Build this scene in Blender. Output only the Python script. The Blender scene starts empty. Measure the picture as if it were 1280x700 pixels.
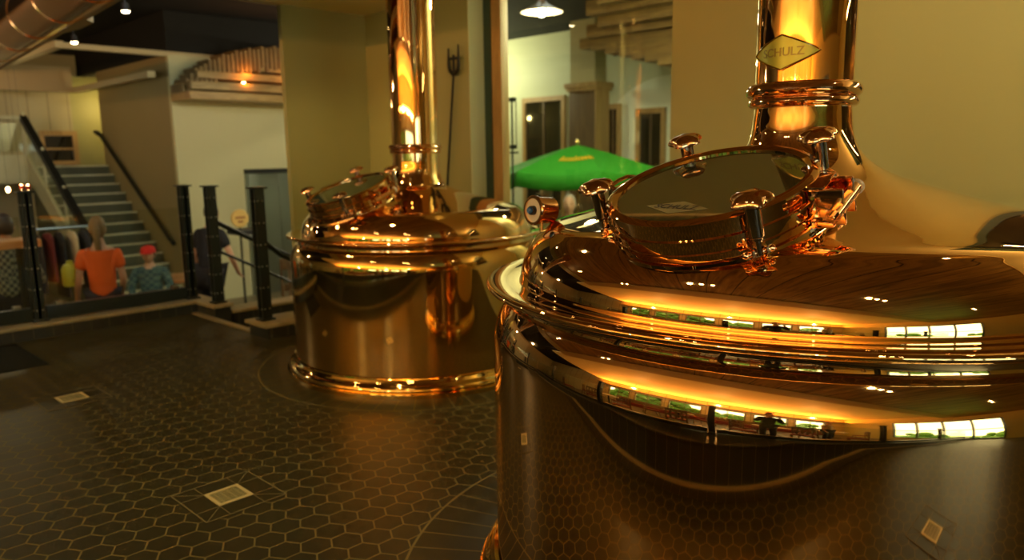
import bpy, bmesh, math, random
from mathutils import Vector, Matrix
PI = math.pi
SC = bpy.context.scene
COL = SC.collection
random.seed(7)

# ------------------------------------------------------------------ camera station (measured)
F = 937.87
H = 1.5
FW = Vector((-0.68505185, 0.70939195, -0.16573177))
RT = Vector((0.72101698, 0.69275311, -0.01508783))
UP = Vector((-0.10410802, 0.12983137, 0.98605544))
O = Vector((0, 0, H))
def ray(x, y): return FW + RT * ((x - 640) / F) - UP * ((y - 350) / F)
def on(x, y, ax, val):
    d = ray(x, y); i = 'xyz'.index(ax)
    return O + d * ((val - O[i]) / d[i])

# ------------------------------------------------------------------ materials
class NT:
    def __init__(s, mat):
        s.n = mat.node_tree.nodes; s.l = mat.node_tree.links
        s.bsdf = s.n['Principled BSDF']
    def new(s, t, **kw):
        n = s.n.new(t)
        for k, v in kw.items(): setattr(n, k, v)
        return n
    def put(s, sock, v):
        if isinstance(v, bpy.types.NodeSocket): s.l.new(v, sock)
        else: sock.default_value = v
    def m(s, op, a, b=None, c=None):
        n = s.new('ShaderNodeMath', operation=op)
        s.put(n.inputs[0], a)
        if b is not None: s.put(n.inputs[1], b)
        if c is not None: s.put(n.inputs[2], c)
        return n.outputs[0]
    def mix(s, f, a, b):
        n = s.new('ShaderNodeMix', data_type='RGBA')
        s.put(n.inputs[0], f)
        s.put(n.inputs[6], a if isinstance(a, bpy.types.NodeSocket) else (*a, 1))
        s.put(n.inputs[7], b if isinstance(b, bpy.types.NodeSocket) else (*b, 1))
        return n.outputs[2]
    def coord(s, scale=(1, 1, 1), rot=(0, 0, 0)):
        t = s.new('ShaderNodeTexCoord'); mp = s.new('ShaderNodeMapping')
        mp.inputs['Scale'].default_value = scale; mp.inputs['Rotation'].default_value = rot
        s.l.new(t.outputs['Object'], mp.inputs[0]); return mp.outputs[0]
    def noise(s, vec, scale=5, detail=3, rough=.5, dist=0):
        n = s.new('ShaderNodeTexNoise')
        n.inputs['Scale'].default_value = scale; n.inputs['Detail'].default_value = detail
        n.inputs['Roughness'].default_value = rough; n.inputs['Distortion'].default_value = dist
        s.put(n.inputs['Vector'], vec); return n.outputs['Fac']
    def bump(s, h, strength=.3, dist=.01):
        b = s.new('ShaderNodeBump'); b.inputs['Strength'].default_value = strength
        b.inputs['Distance'].default_value = dist
        s.put(b.inputs['Height'], h); s.l.new(b.outputs[0], s.bsdf.inputs['Normal'])

def base_mat(name, rough=.5, metal=0., spec=.5, coat=0.):
    m = bpy.data.materials.new(name); m.use_nodes = True
    t = NT(m); b = t.bsdf
    b.inputs['Roughness'].default_value = rough; b.inputs['Metallic'].default_value = metal
    b.inputs['Specular IOR Level'].default_value = spec; b.inputs['Coat Weight'].default_value = coat
    return m, t

def mat(name, c, rough=.5, metal=0., var=.12, scale=6., bump=0., spec=.5, coat=0., stretch=(1, 1, 1)):
    m, t = base_mat(name, rough, metal, spec, coat)
    f = t.noise(t.coord(stretch), scale, 4)
    lo = tuple(max(0, x * (1 - var)) for x in c); hi = tuple(min(1, x * (1 + var)) for x in c)
    t.put(t.bsdf.inputs['Base Color'], t.mix(f, lo, hi))
    if bump: t.bump(f, bump, .004)
    return m

def emit(name, c, s):
    m = bpy.data.materials.new(name); m.use_nodes = True
    t = NT(m); t.put(t.bsdf.inputs['Base Color'], (0.8, 0.8, 0.8, 1))
    t.bsdf.inputs['Emission Color'].default_value = (*c, 1); t.bsdf.inputs['Emission Strength'].default_value = s
    return m

def wood(name, c1, c2, axis=0, rough=.45, scale=1.0, plank=0.0, coat=0.):
    m, t = base_mat(name, rough, coat=coat)
    st = [9., 9., 9.]; st[axis] = .9
    v = t.coord(tuple(x * scale for x in st))
    f = t.noise(v, 1.6, 6, .62, 1.4)
    f = t.m('MULTIPLY', t.m('SUBTRACT', f, .3), 2.4)
    col = t.mix(f, c1, c2)
    if plank:
        w = t.coord()
        sp = t.new('ShaderNodeSeparateXYZ'); t.l.new(w, sp.inputs[0])
        q = sp.outputs[1 if axis == 0 else 0]
        u = t.m('DIVIDE', q, plank)
        fr = t.m('FRACT', t.m('ADD', u, 100.))
        e = t.m('LESS_THAN', fr, .035)
        wn = t.new('ShaderNodeTexWhiteNoise', noise_dimensions='1D')
        t.l.new(t.m('FLOOR', u), wn.inputs['W'])
        col = t.mix(t.m('MULTIPLY', wn.outputs['Value'], .45), col, c1)
        col = t.mix(e, col, tuple(x * .25 for x in c1))
    t.put(t.bsdf.inputs['Base Color'], col)
    return m

def brushed(name, c, rough, wav=.0, wscale=3., metal=1.0, dirt=.10):
    """polished sheet metal with the slight dents of hammered sheet"""
    m, t = base_mat(name, rough, metal)
    v = t.coord()
    f = t.noise(v, 1.3, 4)
    t.put(t.bsdf.inputs['Base Color'], t.mix(f, tuple(x * (1 - dirt) for x in c), c))
    if wav:
        h = t.noise(v, wscale, 1)
        t.bump(h, wav, .02)
    return m

M = {}
M['copper'] = brushed('polished_copper', (.95, .59, .26), .03, .03, 3.2)
M['copper_body'] = brushed('polished_copper_shell', (.92, .58, .26), .035, .012, 2.4)
M['copper_soft'] = brushed('soft_copper_shell', (.90, .58, .21), .05, .0)
M['copper_part'] = brushed('copper_fitting', (.95, .58, .32), .09)
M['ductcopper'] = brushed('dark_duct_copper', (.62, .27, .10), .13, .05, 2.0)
M['matrubber'] = mat('rubber_mat', (.012, .012, .008), .9, spec=.1)
M['brass'] = brushed('brass', (.82, .62, .22), .16)
M['badge'] = mat('badge_enamel', (.30, .33, .045), .35, .45)
M['badge_text'] = mat('badge_lettering', (.20, .17, .04), .4, .6)
M['copper_foot'] = brushed('golden_copper_foot', (.93, .62, .20), .06)
M['steel'] = brushed('stainless_steel', (.34, .38, .34), .28)
M['nickel'] = brushed('dark_nickel', (.42, .38, .34), .12)
M['iron'] = mat('dark_iron', (.018, .020, .017), .5, .5)
M['post'] = mat('black_green_paint', (.016, .022, .017), .33, .2)
M['bolt'] = brushed('bolt_metal', (.45, .42, .32), .3)
M['glassdark'] = mat('dark_sight_glass', (.030, .048, .022), .03, 0, .1, spec=1.0, coat=.3)
for n_ in M['glassdark'].node_tree.nodes:
    if n_.type == 'BSDF_PRINCIPLED': n_.inputs['IOR'].default_value = 2.3
M['white'] = mat('white_enamel', (.62, .58, .44), .4)
M['blue'] = mat('blue_plastic', (.03, .13, .40), .25)
M['black'] = mat('black_rubber', (.012, .012, .012), .45)
def wallmat(name, c, rough=.55, spec=.3, bump=.15):
    m, t = base_mat(name, rough, spec=spec)
    f = t.noise(t.coord(), 1.1, 5)
    t.put(t.bsdf.inputs['Base Color'], t.mix(f, tuple(x * .93 for x in c), tuple(min(1, x * 1.06) for x in c)))
    if bump:
        t.bump(t.noise(t.coord(), 38., 4), bump, .002)
    return m
M['wall'] = wallmat('ochre_plaster', (.315, .315, .125))
M['creamwall'] = wallmat('cream_plaster', (.54, .54, .31))
M['facade'] = wallmat('pale_plaster', (.52, .55, .36))
M['arch'] = wallmat('white_plaster', (.70, .74, .56))
M['soffit'] = wallmat('tan_soffit', (.42, .33, .17))
M['beam'] = wallmat('beam_paint', (.50, .43, .24))
M['darkceil'] = wallmat('black_ceiling', (.008, .008, .007), .8)
M['stairwall'] = wallmat('olive_plaster', (.30, .25, .11))
M['woodceil'] = wood('dark_wood_ceiling', (.14, .075, .015), (.55, .34, .09), 1, .4, .5, .45)
M['wood'] = wood('oak', (.26, .15, .045), (.46, .30, .10), 2)
M['woodx'] = wood('oak_beam', (.20, .125, .035), (.52, .36, .12), 1, .5)
M['woodxx'] = wood('oak_beam_long', (.12, .062, .012), (.34, .20, .05), 0, .5)
M['stavewood'] = wood('weathered_stave', (.10, .065, .020), (.28, .19, .06), 2, .6)
M['wooddark'] = wood('walnut', (.06, .035, .012), (.16, .10, .035), 2)
M['counter'] = wood('cherry_top', (.42, .17, .05), (.62, .30, .12), 1, .3)
M['ledge'] = wood('ledge_stone', (.24, .19, .08), (.34, .27, .13), 0, .45)
M['pillarpaint'] = wallmat('tan_pillar_paint', (.42, .36, .17))
M['framegreen'] = mat('dark_green_frame', (.020, .045, .032), .35)
M['whitelamp'] = mat('lamp_enamel_white', (.85, .78, .62), .35)
M['lampshade'] = mat('lamp_enamel_dark', (.10, .06, .03), .3)
M['bulb'] = emit('lit_bulb', (1, .86, .58), 22)
M['spot'] = emit('lit_downlight', (1, .76, .42), 90)
M['spotsmall'] = emit('lit_small_downlight', (1, .80, .45), 30)
M['cove'] = emit('lit_cove_strip', (1, .40, .07), 2.5)
M['candle'] = emit('lit_candle', (1, .55, .2), 40)
M['red'] = mat('red_glass', (.5, .03, .01), .2)
M['darkpane'] = mat('dark_window_glass', (.018, .016, .008), .04, 0, .3, spec=.9)
M['hallfloor'] = mat('hall_floor', (.13, .10, .045), .35, 0, .2, 2.)
M['frontfloor'] = mat('front_floor', (.050, .044, .018), .4, 0, .25, 2.)
M['tread'] = mat('stair_tread', (.075, .085, .045), .6)
M['nosing'] = mat('stair_nosing', (.60, .60, .40), .5)
M['stringer'] = mat('grey_paint', (.42, .43, .27), .5)
M['umbrella'] = mat('green_canvas', (.035, .33, .018), .7, 0, .12, 12)
M['yellow'] = mat('yellow_print', (.85, .50, .02), .6)
M['skin'] = mat('skin', (.58, .32, .19), .55)
M['orange'] = mat('orange_cotton', (.85, .13, .012), .8)
M['denim'] = mat('dark_denim', (.02, .02, .028), .85)
M['blackcloth'] = mat('black_cotton', (.013, .013, .014), .85)
M['redcap'] = mat('red_cotton', (.62, .015, .008), .75)
M['hair_blond'] = mat('blond_hair', (.20, .125, .045), .6)
M['hair_grey'] = mat('grey_hair', (.42, .36, .28), .6)
M['hair_dark'] = mat('dark_hair', (.02, .015, .010), .5)
M['tan'] = mat('tan_cotton', (.50, .40, .24), .8)
M['yellowbag'] = mat('yellow_plastic', (.50, .50, .04), .4)
M['foliage'] = mat('foliage', (.10, .22, .03), .8, 0, .5, 8)
M['darkred'] = mat('maroon_cloth', (.12, .012, .010), .8)
M['sign'] = mat('sign_yellow', (.72, .50, .14), .5)
M['signink'] = mat('sign_print', (.28, .06, .02), .6)
M['tablewhite'] = mat('table_linen', (.55, .50, .36), .7)
def checked(name, a, b, s):
    m, t = base_mat(name, .8)
    c = t.new('ShaderNodeTexChecker'); c.inputs['Scale'].default_value = s
    c.inputs['Color1'].default_value = (*a, 1); c.inputs['Color2'].default_value = (*b, 1)
    t.l.new(t.coord(), c.inputs[0]); t.l.new(c.outputs[0], t.bsdf.inputs['Base Color']); return m
M['plaid_grey'] = checked('grey_plaid', (.24, .24, .15), (.05, .055, .04), 26)
M['plaid_teal'] = checked('teal_plaid', (.10, .17, .14), (.04, .09, .10), 24)
M['plaid_pink'] = checked('pink_plaid', (.38, .25, .16), (.16, .12, .12), 20)

def glass(name, tint, refl=1.0):
    m = bpy.data.materials.new(name); m.use_nodes = True
    nt = m.node_tree; n = nt.nodes; l = nt.links
    n.remove(n['Principled BSDF'])
    tr = n.new('ShaderNodeBsdfTransparent'); tr.inputs[0].default_value = (*tint, 1)
    gl = n.new('ShaderNodeBsdfGlossy'); gl.inputs['Roughness'].default_value = .01
    lw_ = n.new('ShaderNodeLayerWeight'); lw_.inputs[0].default_value = .5
    fr = n.new('ShaderNodeMath'); fr.operation = 'POWER'; fr.inputs[1].default_value = 5.; l.new(lw_.outputs['Facing'], fr.inputs[0])
    mu = n.new('ShaderNodeMath'); mu.operation = 'MULTIPLY_ADD'; mu.inputs[1].default_value = .90 * refl; mu.inputs[2].default_value = .045 * refl
    mx = n.new('ShaderNodeMixShader')
    l.new(fr.outputs[0], mu.inputs[0]); l.new(mu.outputs[0], mx.inputs[0])
    l.new(tr.outputs[0], mx.inputs[1]); l.new(gl.outputs[0], mx.inputs[2])
    l.new(mx.outputs[0], n['Material Output'].inputs[0]); return m
M['glass'] = glass('clear_glass', (.93, .96, .92))
M['windowglass'] = glass('window_glass', (.90, .95, .86))

def hexfloor(name, kettles):
    m, t = base_mat(name, .40, spec=.16)
    W = .117
    co = t.coord((1 / W, 1 / W, 1))
    s = (1., 1.7320508, 1.)
    def vm(op, a, b=None):
        n = t.new('ShaderNodeVectorMath', operation=op); t.put(n.inputs[0], a)
        if b is not None: t.put(n.inputs[1], b)
        return n
    big = vm('ADD', co, (200., 200 * 1.7320508, 0)).outputs[0]
    def cell(off):
        v = vm('ADD', big, off).outputs[0]
        v = vm('MODULO', v, s).outputs[0]
        return vm('SUBTRACT', v, (.5, .8660254, 0.)).outputs[0]
    a = cell((0, 0, 0)); b = cell((.5, .8660254, 0))
    def xyabs(v):
        ab = vm('ABSOLUTE', v).outputs[0]
        sp = t.new('ShaderNodeSeparateXYZ'); t.l.new(ab, sp.inputs[0])
        d = t.m('ADD', t.m('MULTIPLY', sp.outputs[0], .5), t.m('MULTIPLY', sp.outputs[1], .8660254))
        return t.m('MAXIMUM', sp.outputs[0], d)
    dd = t.m('MINIMUM', xyabs(a), xyabs(b))
    line = t.m('GREATER_THAN', dd, .472)
    # coordinates in metres for the ring courses round the kettles
    co1 = t.coord(); sp = t.new('ShaderNodeSeparateXYZ'); t.l.new(co1, sp.inputs[0])
    for (kx, ky, R, N) in kettles:
        dx = t.m('SUBTRACT', sp.outputs[0], kx); dy = t.m('SUBTRACT', sp.outputs[1], ky)
        r = t.m('SQRT', t.m('ADD', t.m('MULTIPLY', dx, dx), t.m('MULTIPLY', dy, dy)))
        ang = t.m('MULTIPLY', t.m('ADD', t.m('ARCTAN2', dy, dx), PI), N / (2 * PI))
        fr = t.m('ABSOLUTE', t.m('SUBTRACT', t.m('FRACT', ang), .5))
        j = t.m('GREATER_THAN', fr, .472)
        ins = t.m('LESS_THAN', r, R)
        rl = t.m('LESS_THAN', t.m('ABSOLUTE', t.m('SUBTRACT', r, R)), .005)
        line = t.m('ADD', t.m('MULTIPLY', line, t.m('SUBTRACT', 1., ins)), t.m('MULTIPLY', j, ins))
        line = t.m('MAXIMUM', line, rl)
    line = t.m('MINIMUM', line, 1.)
    nz = t.noise(co1, 3.1, 5); nf = t.noise(co1, 26., 3)
    tile = t.mix(nz, (.020, .0165, .0040), (.036, .030, .0075))
    tile = t.mix(t.m('MULTIPLY', nf, .5), tile, (.032, .026, .012))
    col = t.mix(line, tile, (.155, .122, .041))
    t.put(t.bsdf.inputs['Base Color'], col)
    t.put(t.bsdf.inputs['Roughness'], t.m('ADD', t.m('MULTIPLY', nz, .14), t.m('ADD', .33, t.m('MULTIPLY', line, .35))))
    t.bump(t.m('SUBTRACT', t.m('MULTIPLY', nf, .25), line), .3, .002)
    return m

def tilemat(name, c, g, w, h, axis=0):
    m, t = base_mat(name, .3)
    sp = t.new('ShaderNodeSeparateXYZ'); t.l.new(t.coord(), sp.inputs[0])
    u = t.m('FRACT', t.m('ADD', t.m('DIVIDE', sp.outputs[axis], w), 50.))
    line = t.m('LESS_THAN', u, .03)
    nz = t.noise(t.coord(), 7, 3)
    t.put(t.bsdf.inputs['Base Color'], t.mix(line, t.mix(nz, tuple(x * .7 for x in c), c), g)); return m
M['curbx'] = tilemat('dark_curb_tile', (.022, .024, .018), (.16, .13, .07), .15, .2, 0)
M['curby'] = tilemat('dark_curb_tile_side', (.022, .024, .018), (.12, .10, .055), .15, .2, 1)
M['curbfloor'] = tilemat('border_floor_tile', (.030, .022, .007), (.22, .155, .055), .105, .1, 0)
M['borderlit'] = wallmat('border_painted_light', (.78, .66, .33))  # paler than the wall: light on the ceiling border put into its colour
def panelled(name, c, w, axis):
    m, t = base_mat(name, .5)
    sp = t.new('ShaderNodeSeparateXYZ'); t.l.new(t.coord(), sp.inputs[0])
    u = t.m('FRACT', t.m('ADD', t.m('DIVIDE', sp.outputs[axis], w), 50.))
    t.put(t.bsdf.inputs['Base Color'], t.mix(t.m('LESS_THAN', u, .035), c, tuple(x * .3 for x in c))); return m
M['panelwall'] = panelled('panelled_wall', (.44, .38, .20), 1.1, 0)
M['panelhall'] = panelled('panelled_hall_wall', (.36, .32, .17), .36, 1)

# ------------------------------------------------------------------ mesh helper
def wloc(o):
    v = Vector((0, 0, 0))
    while o is not None: v += o.location; o = o.parent
    return v
class MB:
    def __init__(s): s.bm = bmesh.new()
    def _x(s, vs, mt):
        if mt is not None: bmesh.ops.transform(s.bm, matrix=mt, verts=vs)
        return vs
    def box(s, lo, hi, bevel=0., mt=None):
        lo = Vector(lo); hi = Vector(hi); c = (lo + hi) / 2; d = hi - lo
        r = bmesh.ops.create_cube(s.bm, size=1., matrix=Matrix.Translation(c) @ Matrix.Diagonal((abs(d.x), abs(d.y), abs(d.z), 1)))
        vs = r['verts']
        if bevel:
            es = list({e for v in vs for e in v.link_edges})
            rr = bmesh.ops.bevel(s.bm, geom=es, offset=bevel, segments=2, affect='EDGES', profile=.7)
            vs = list({v for f in rr['faces'] for v in f.verts} | {v for v in vs if v.is_valid})
        s._x(vs, mt); return s
    def prism(s, pts, z0, z1, mt=None):
        b = [s.bm.verts.new((x, y, z0)) for x, y in pts]; t = [s.bm.verts.new((x, y, z1)) for x, y in pts]
        n = len(pts); s.bm.faces.new(b[::-1]); s.bm.faces.new(t)
        for i in range(n): s.bm.faces.new((b[i], b[(i + 1) % n], t[(i + 1) % n], t[i]))
        s._x(b + t, mt); return s
    def bar(s, p0, p1, w, h):
        p0 = Vector(p0); p1 = Vector(p1); d = p1 - p0; L = d.length
        q = d.to_track_quat('X', 'Z').to_matrix().to_4x4()
        return s.box((0, -w / 2, -h / 2), (L, w / 2, h / 2), mt=Matrix.Translation(p0) @ q)
    def tube(s, pts, r, seg=12, caps=True):
        pts = [Vector(p) for p in pts]; n = len(pts); rings = []
        rs = r if isinstance(r, (list, tuple)) else [r] * n
        t0 = (pts[1] - pts[0]).normalized(); ref = Vector((0, 0, 1)) if abs(t0.z) < .9 else Vector((1, 0, 0))
        nrm = t0.cross(ref).normalized()
        for i in range(n):
            t = (pts[min(i + 1, n - 1)] - pts[max(i - 1, 0)]).normalized()
            nrm = (nrm - t * nrm.dot(t)).normalized(); b = t.cross(nrm)
            rings.append([s.bm.verts.new(pts[i] + (nrm * math.cos(2 * PI * k / seg) + b * math.sin(2 * PI * k / seg)) * rs[i]) for k in range(seg)])
        for i in range(n - 1):
            for k in range(seg):
                s.bm.faces.new((rings[i][k], rings[i][(k + 1) % seg], rings[i + 1][(k + 1) % seg], rings[i + 1][k]))
        if caps: s.bm.faces.new(rings[0][::-1]); s.bm.faces.new(rings[-1])
        return s
    def cyl(s, p0, p1, r0, r1=None, seg=24): return s.tube([p0, p1], [r0, r0 if r1 is None else r1], seg)
    def lathe(s, curves, seg=64, mt=None, closed=False):
        """curves: list of [(r,z),...]; each is smooth inside, sharp where the next starts"""
        if curves and not isinstance(curves[0][0], (tuple, list)): curves = [curves]
        allv = []
        for c in curves:
            rings = []
            for (r, z) in c:
                if r < 1e-6: rings.append([s.bm.verts.new((0, 0, z))])
                else: rings.append([s.bm.verts.new((r * math.cos(2 * PI * k / seg), r * math.sin(2 * PI * k / seg), z)) for k in range(seg)])
            for i in range(len(c) - 1):
                A, B = rings[i], rings[i + 1]
                for k in range(seg):
                    k2 = (k + 1) % seg
                    if len(A) == 1 and len(B) == 1: continue
                    if len(A) == 1: s.bm.faces.new((A[0], B[k2], B[k]))
                    elif len(B) == 1: s.bm.faces.new((A[k], A[k2], B[0]))
                    else: s.bm.faces.new((A[k], A[k2], B[k2], B[k]))
            for R in rings: allv += R
        s._x(allv, mt); return s
    def torus(s, c, R, r, seg=64, ms=14, mt=None):
        pts = [(R + r * math.cos(2 * PI * i / ms), c + r * math.sin(2 * PI * i / ms)) for i in range(ms + 1)]
        return s.lathe([pts], seg, mt)
    def ball(s, c, r, seg=20, mt=None):
        rr = r if isinstance(r, (list, tuple)) else (r, r, r)
        o = bmesh.ops.create_uvsphere(s.bm, u_segments=seg, v_segments=max(8, seg // 2), radius=1., matrix=Matrix.Translation(c) @ Matrix.Diagonal((*rr, 1)))
        s._x(o['verts'], mt); return s
    def build(s, name, m, parent=None, world=False, origin=None, smooth=None, angle=35, subsurf=0):
        bmesh.ops.recalc_face_normals(s.bm, faces=s.bm.faces)
        off = Vector((0, 0, 0))
        if origin is not None: off = Vector(origin)
        elif world and parent is not None: off = wloc(parent)
        if off.length: bmesh.ops.translate(s.bm, vec=-off, verts=s.bm.verts)
        me = bpy.data.meshes.new(name); s.bm.to_mesh(me); s.bm.free()
        me.materials.append(m if not isinstance(m, str) else M[m])
        me.shade_smooth()
        try: me.set_sharp_from_angle(angle=math.radians(angle))
        except Exception: pass
        o = bpy.data.objects.new(name, me); COL.objects.link(o)
        if origin is not None: o.location = off
        if parent is not None: o.parent = parent
        if subsurf:
            md = o.modifiers.new('sub', 'SUBSURF'); md.levels = md.render_levels = subsurf
        return o
def tag(o, label, cat, group=None, kind=None):
    o['label'] = label; o['category'] = cat
    if group: o['group'] = group
    if kind: o['kind'] = kind
    return o
def thing(name, label, cat, loc=(0, 0, 0), rz=0, group=None):
    o = bpy.data.objects.new(name, None); COL.objects.link(o); o.location = loc; o.rotation_euler = (0, 0, rz)
    o.empty_display_size = .1
    return tag(o, label, cat, group)
def struct(name, mb, m, **kw):
    o = mb.build(name, m, **kw)
    if o.parent is None: o['kind'] = 'structure'
    return o
def copy_tree(o, parent=None):
    c = o.copy(); COL.objects.link(c)
    if parent: c.parent = parent
    for ch in list(o.children): copy_tree(ch, c)
    return c
def spline(pts, sub=8):
    """Catmull-Rom through (r,z) points"""
    P = [Vector(p) for p in pts]; P = [P[0] * 2 - P[1]] + P + [P[-1] * 2 - P[-2]]; out = []
    for i in range(1, len(P) - 2):
        p0, p1, p2, p3 = P[i - 1:i + 3]
        for k in range(sub):
            t = k / sub
            out.append(tuple(.5 * ((2 * p1) + (p2 - p0) * t + (2 * p0 - 5 * p1 + 4 * p2 - p3) * t * t + (3 * p1 - p0 - 3 * p2 + p3) * t ** 3)))
    out.append(tuple(P[-2])); return out

# ------------------------------------------------------------------ kettles
K1 = (-4.277, 3.452); K2 = (-1.047, 2.453); S1 = .893
M['hex'] = hexfloor('hexagon_floor_tile', [(K1[0], K1[1], 1.17, 60), (K2[0], K2[1], 1.37, 72)])
def kettle(loc, s, label, rp, hatch, shell, badge, rh):
    t = thing('brew_kettle', label, 'brewing kettle', (loc[0], loc[1], 0))
    def sc(c): return [(r * s, z * s) for r, z in c]
    SEG = 200
    # foot ring
    foot = [sc([(1.03, .0), (1.086, .0)]), sc([(1.086, .0), (1.086, .03)]), sc([(1.086, .03), (1.070, .034)]),
            sc(spline([(1.070, .034), (1.074, .052), (1.064, .075), (1.040, .094), (1.026, .118)], 5)),
            sc([(1.026, .118), (1.030, .124), (1.028, .131), (1.016, .135)])]
    MB().lathe(foot, SEG).build('foot_ring', 'copper_foot', t)
    # drum and shoulder
    sh = [(1.015, z_) for z_ in (.13, .30, .50, .66, .76, .84, .875)]
    for i in range(1, 17):
        a = i / 16 * math.radians(36)
        sh.append((1.015 - .25 * (1 - math.cos(a)), .875 + .237 * math.sin(a)))
    MB().lathe([sc(sh)], SEG).build('drum', shell, t)
    # flange between drum and dome
    fl = [sc([(.968, 1.012), (.956, 1.014), (.950, 1.020), (.948, 1.032), (.950, 1.046), (.960, 1.056), (.976, 1.061), (1.0, 1.064), (1.014, 1.0645)]),
          sc(spline([(1.014, 1.0645), (1.028, 1.067), (1.036, 1.076), (1.031, 1.086), (1.014, 1.089)], 6) + [(.97, 1.084), (.930, 1.078), (.918, 1.080)])]
    MB().lathe(fl, SEG).build('flange', 'copper', t)
    R = rp / s
    arc = [(.922 - .22 * (1 - math.cos(math.radians(a_))), 1.076 + .22 * math.sin(math.radians(a_))) for a_ in range(0, 62, 10)]
    dome = spline(arc + [(.735, 1.288), (.62, 1.318), (.54, 1.339), (.46, 1.361), (.38, 1.385), (.30, 1.412), (.235, 1.445), (max(R + .028, .186), 1.488),
                   (max(R + .008, .160), 1.545), (R, 1.63)], 6)
    MB().lathe([sc(dome)], SEG).build('dome', 'copper', t)
    MB().lathe([[(rp, 1.625 * s), (rp, 2.0 * s), (rp, 2.5), (rp, 2.849)]], 96).build('vapour_pipe', 'copper', t)
    # neck ring: three beads
    z = 1.675 * s if s == 1 else 1.735 * s; q = rh
    nr = MB(); nr.torus(z + .010 * q, rp + .004, .024 * q, 96); nr.torus(z - .026 * q, rp + .003, .017 * q, 96)
    nr.build('neck_ring', 'copper_part', t)
    if badge:
        bd = MB(); hw = .112; hh = .052; ang0 = math.radians(-90 - 3)
        def diamond(f, off):
            out = []; N = 24
            for i in range(N + 1):
                u = -1 + 2 * i / N; a = ang0 + u * hw * f / rp
                # sides swell slightly
                v = hh * f * (1 - abs(u)) ** .85
                out.append((a, v))
            return out
        def P(a, zz, off): return Vector(((rp + off) * math.cos(a), (rp + off) * math.sin(a), 1.795 + zz))
        def plate(mb, f, o0, o1):
            D = diamond(f, 0); T0 = [mb.bm.verts.new(P(a, v, o1)) for a, v in D]; B0 = [mb.bm.verts.new(P(a, -v, o1)) for a, v in D]
            T1 = [mb.bm.verts.new(P(a, v, o0)) for a, v in D]; B1 = [mb.bm.verts.new(P(a, -v, o0)) for a, v in D]
            for i in range(len(D) - 1):
                for q_ in ((T0[i], T0[i + 1], B0[i + 1], B0[i]), (T1[i], T1[i + 1], T0[i + 1], T0[i]), (B0[i], B0[i + 1], B1[i + 1], B1[i])):
                    mb.bm.faces.new(q_)
            bmesh.ops.remove_doubles(mb.bm, verts=mb.bm.verts, dist=1e-5)
        plate(bd, 1.0, -.001, .004); b = bd.build('badge', 'badge', t)
        fr = MB()
        D = diamond(1.0, 0); loop = [P(a, v, .005) for a, v in D] + [P(a, -v, .005) for a, v in D[::-1][1:]]
        fr.tube(loop, .003, 6); fr.build('badge_rim', 'brass', b)
        lt = text_mesh('SCHULZ', .036); tm = MB()
        tm.bm.from_mesh(lt); bpy.data.meshes.remove(lt)
        for v in tm.bm.verts:
            a = ang0 + v.co.x / rp; zz = v.co.y; o = .0045 + v.co.z
            v.co = P(a, zz, o)
        tm.build('badge_lettering', 'badge_text', b)
    # manhole on the side of the dome that faces -y
    hx, hy, hz, hr, tilt, hh = hatch
    Rm = Matrix.Translation((hx, hy, hz)) @ Matrix.Rotation(math.radians(-4.3), 4, 'Z') @ Matrix.Rotation(tilt, 4, 'X')
    r = hr
    c = MB(); k = r / .275
    c.lathe([[(r * .885, .0), (r * .90, .004), (r * .93, .008), (r * .97, .006), (r, .0), (r * 1.0, -.006)],
             [(r * 1.0, -.006), (r * .985, -.008), (r * .985, -.040)], [(r * .985, -.040), (r * 1.01, -.043), (r * 1.01, -.050), (r * .985, -.053)],
             [(r * .985, -.053), (r * .985, -.078)], [(r * .985, -.078), (r * 1.005, -.080), (r * 1.005, -.086), (r * .99, -.088)], [(r * .99, -.088), (r * .99, -.100)], [(r * .99, -.100), (r * 1.02, -.104), (r * 1.025, -.112), (r * 1.005, -.116)],
             spline([(r * 1.005, -.116), (r * 1.012, -.128), (r * 1.045, -.143), (r * 1.12, -hh), (r * 1.2, -hh - .03)], 5),
             [(r * .885, .0), (r * .885, -.02)]], 128, mt=Rm)
    col = c.build('manhole_collar', 'copper', t)
    MB().lathe([[(0, -.004), (r * .889, -.004)]], 96, mt=Rm).build('sight_glass', 'glassdark', col)
    if badge:
        D = [(0, -.055), (.105, 0), (0, .055), (-.105, 0)]
        g = MB(); vs = [g.bm.verts.new((x, y - .150, -.0032)) for x, y in [(0, -.038), (.095, 0), (0, .038), (-.095, 0)]]; g.bm.faces.new(vs)
        g._x(vs, Rm); g.build('glass_decal', M['decal'], col)
        lt = text_mesh('SCHULZ', .034); tm = MB(); tm.bm.from_mesh(lt); bpy.data.meshes.remove(lt)
        for v in tm.bm.verts: v.co = Rm @ Vector((v.co.x, v.co.y - .150, -.0020 + v.co.z * .2))
        tm.build('decal_lettering', 'black', col)
    for a in (50, 134, 208, 322):
        A = math.radians(a)
        L = Rm @ Matrix.Rotation(A, 4, 'Z') @ Matrix.Translation((r * 1.09, 0, 0))
        cl = MB()
        cl.lathe([[(0, .035), (.0195, .035)], [(.0195, .035), (.0185, -.048)], [(.0185, -.048), (.014, -.053), (.014, -.058), (.010, -.060)], [(.010, -.060), (.010, -.096), (0, -.096)]], 20, mt=L)
        cb = cl.build('swing_clamp', 'nickel', col)
        kn = MB(); top = []
        n = 60; prof = [(.015, .024), (.028, .030), (.040, .032), (.047, .036), (.047, .041), (.041, .050), (.029, .057), (.013, .060)]
        rings = []
        for (pr, pz) in prof:
            rg = []
            for i in range(n):
                th = 2 * PI * i / n; lob = 1 + ((.12 * math.cos(5 * th)) if pr > .025 else 0)
                rg.append(kn.bm.verts.new((pr * lob * math.cos(th), pr * lob * math.sin(th), pz)))
            rings.append(rg)
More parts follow.
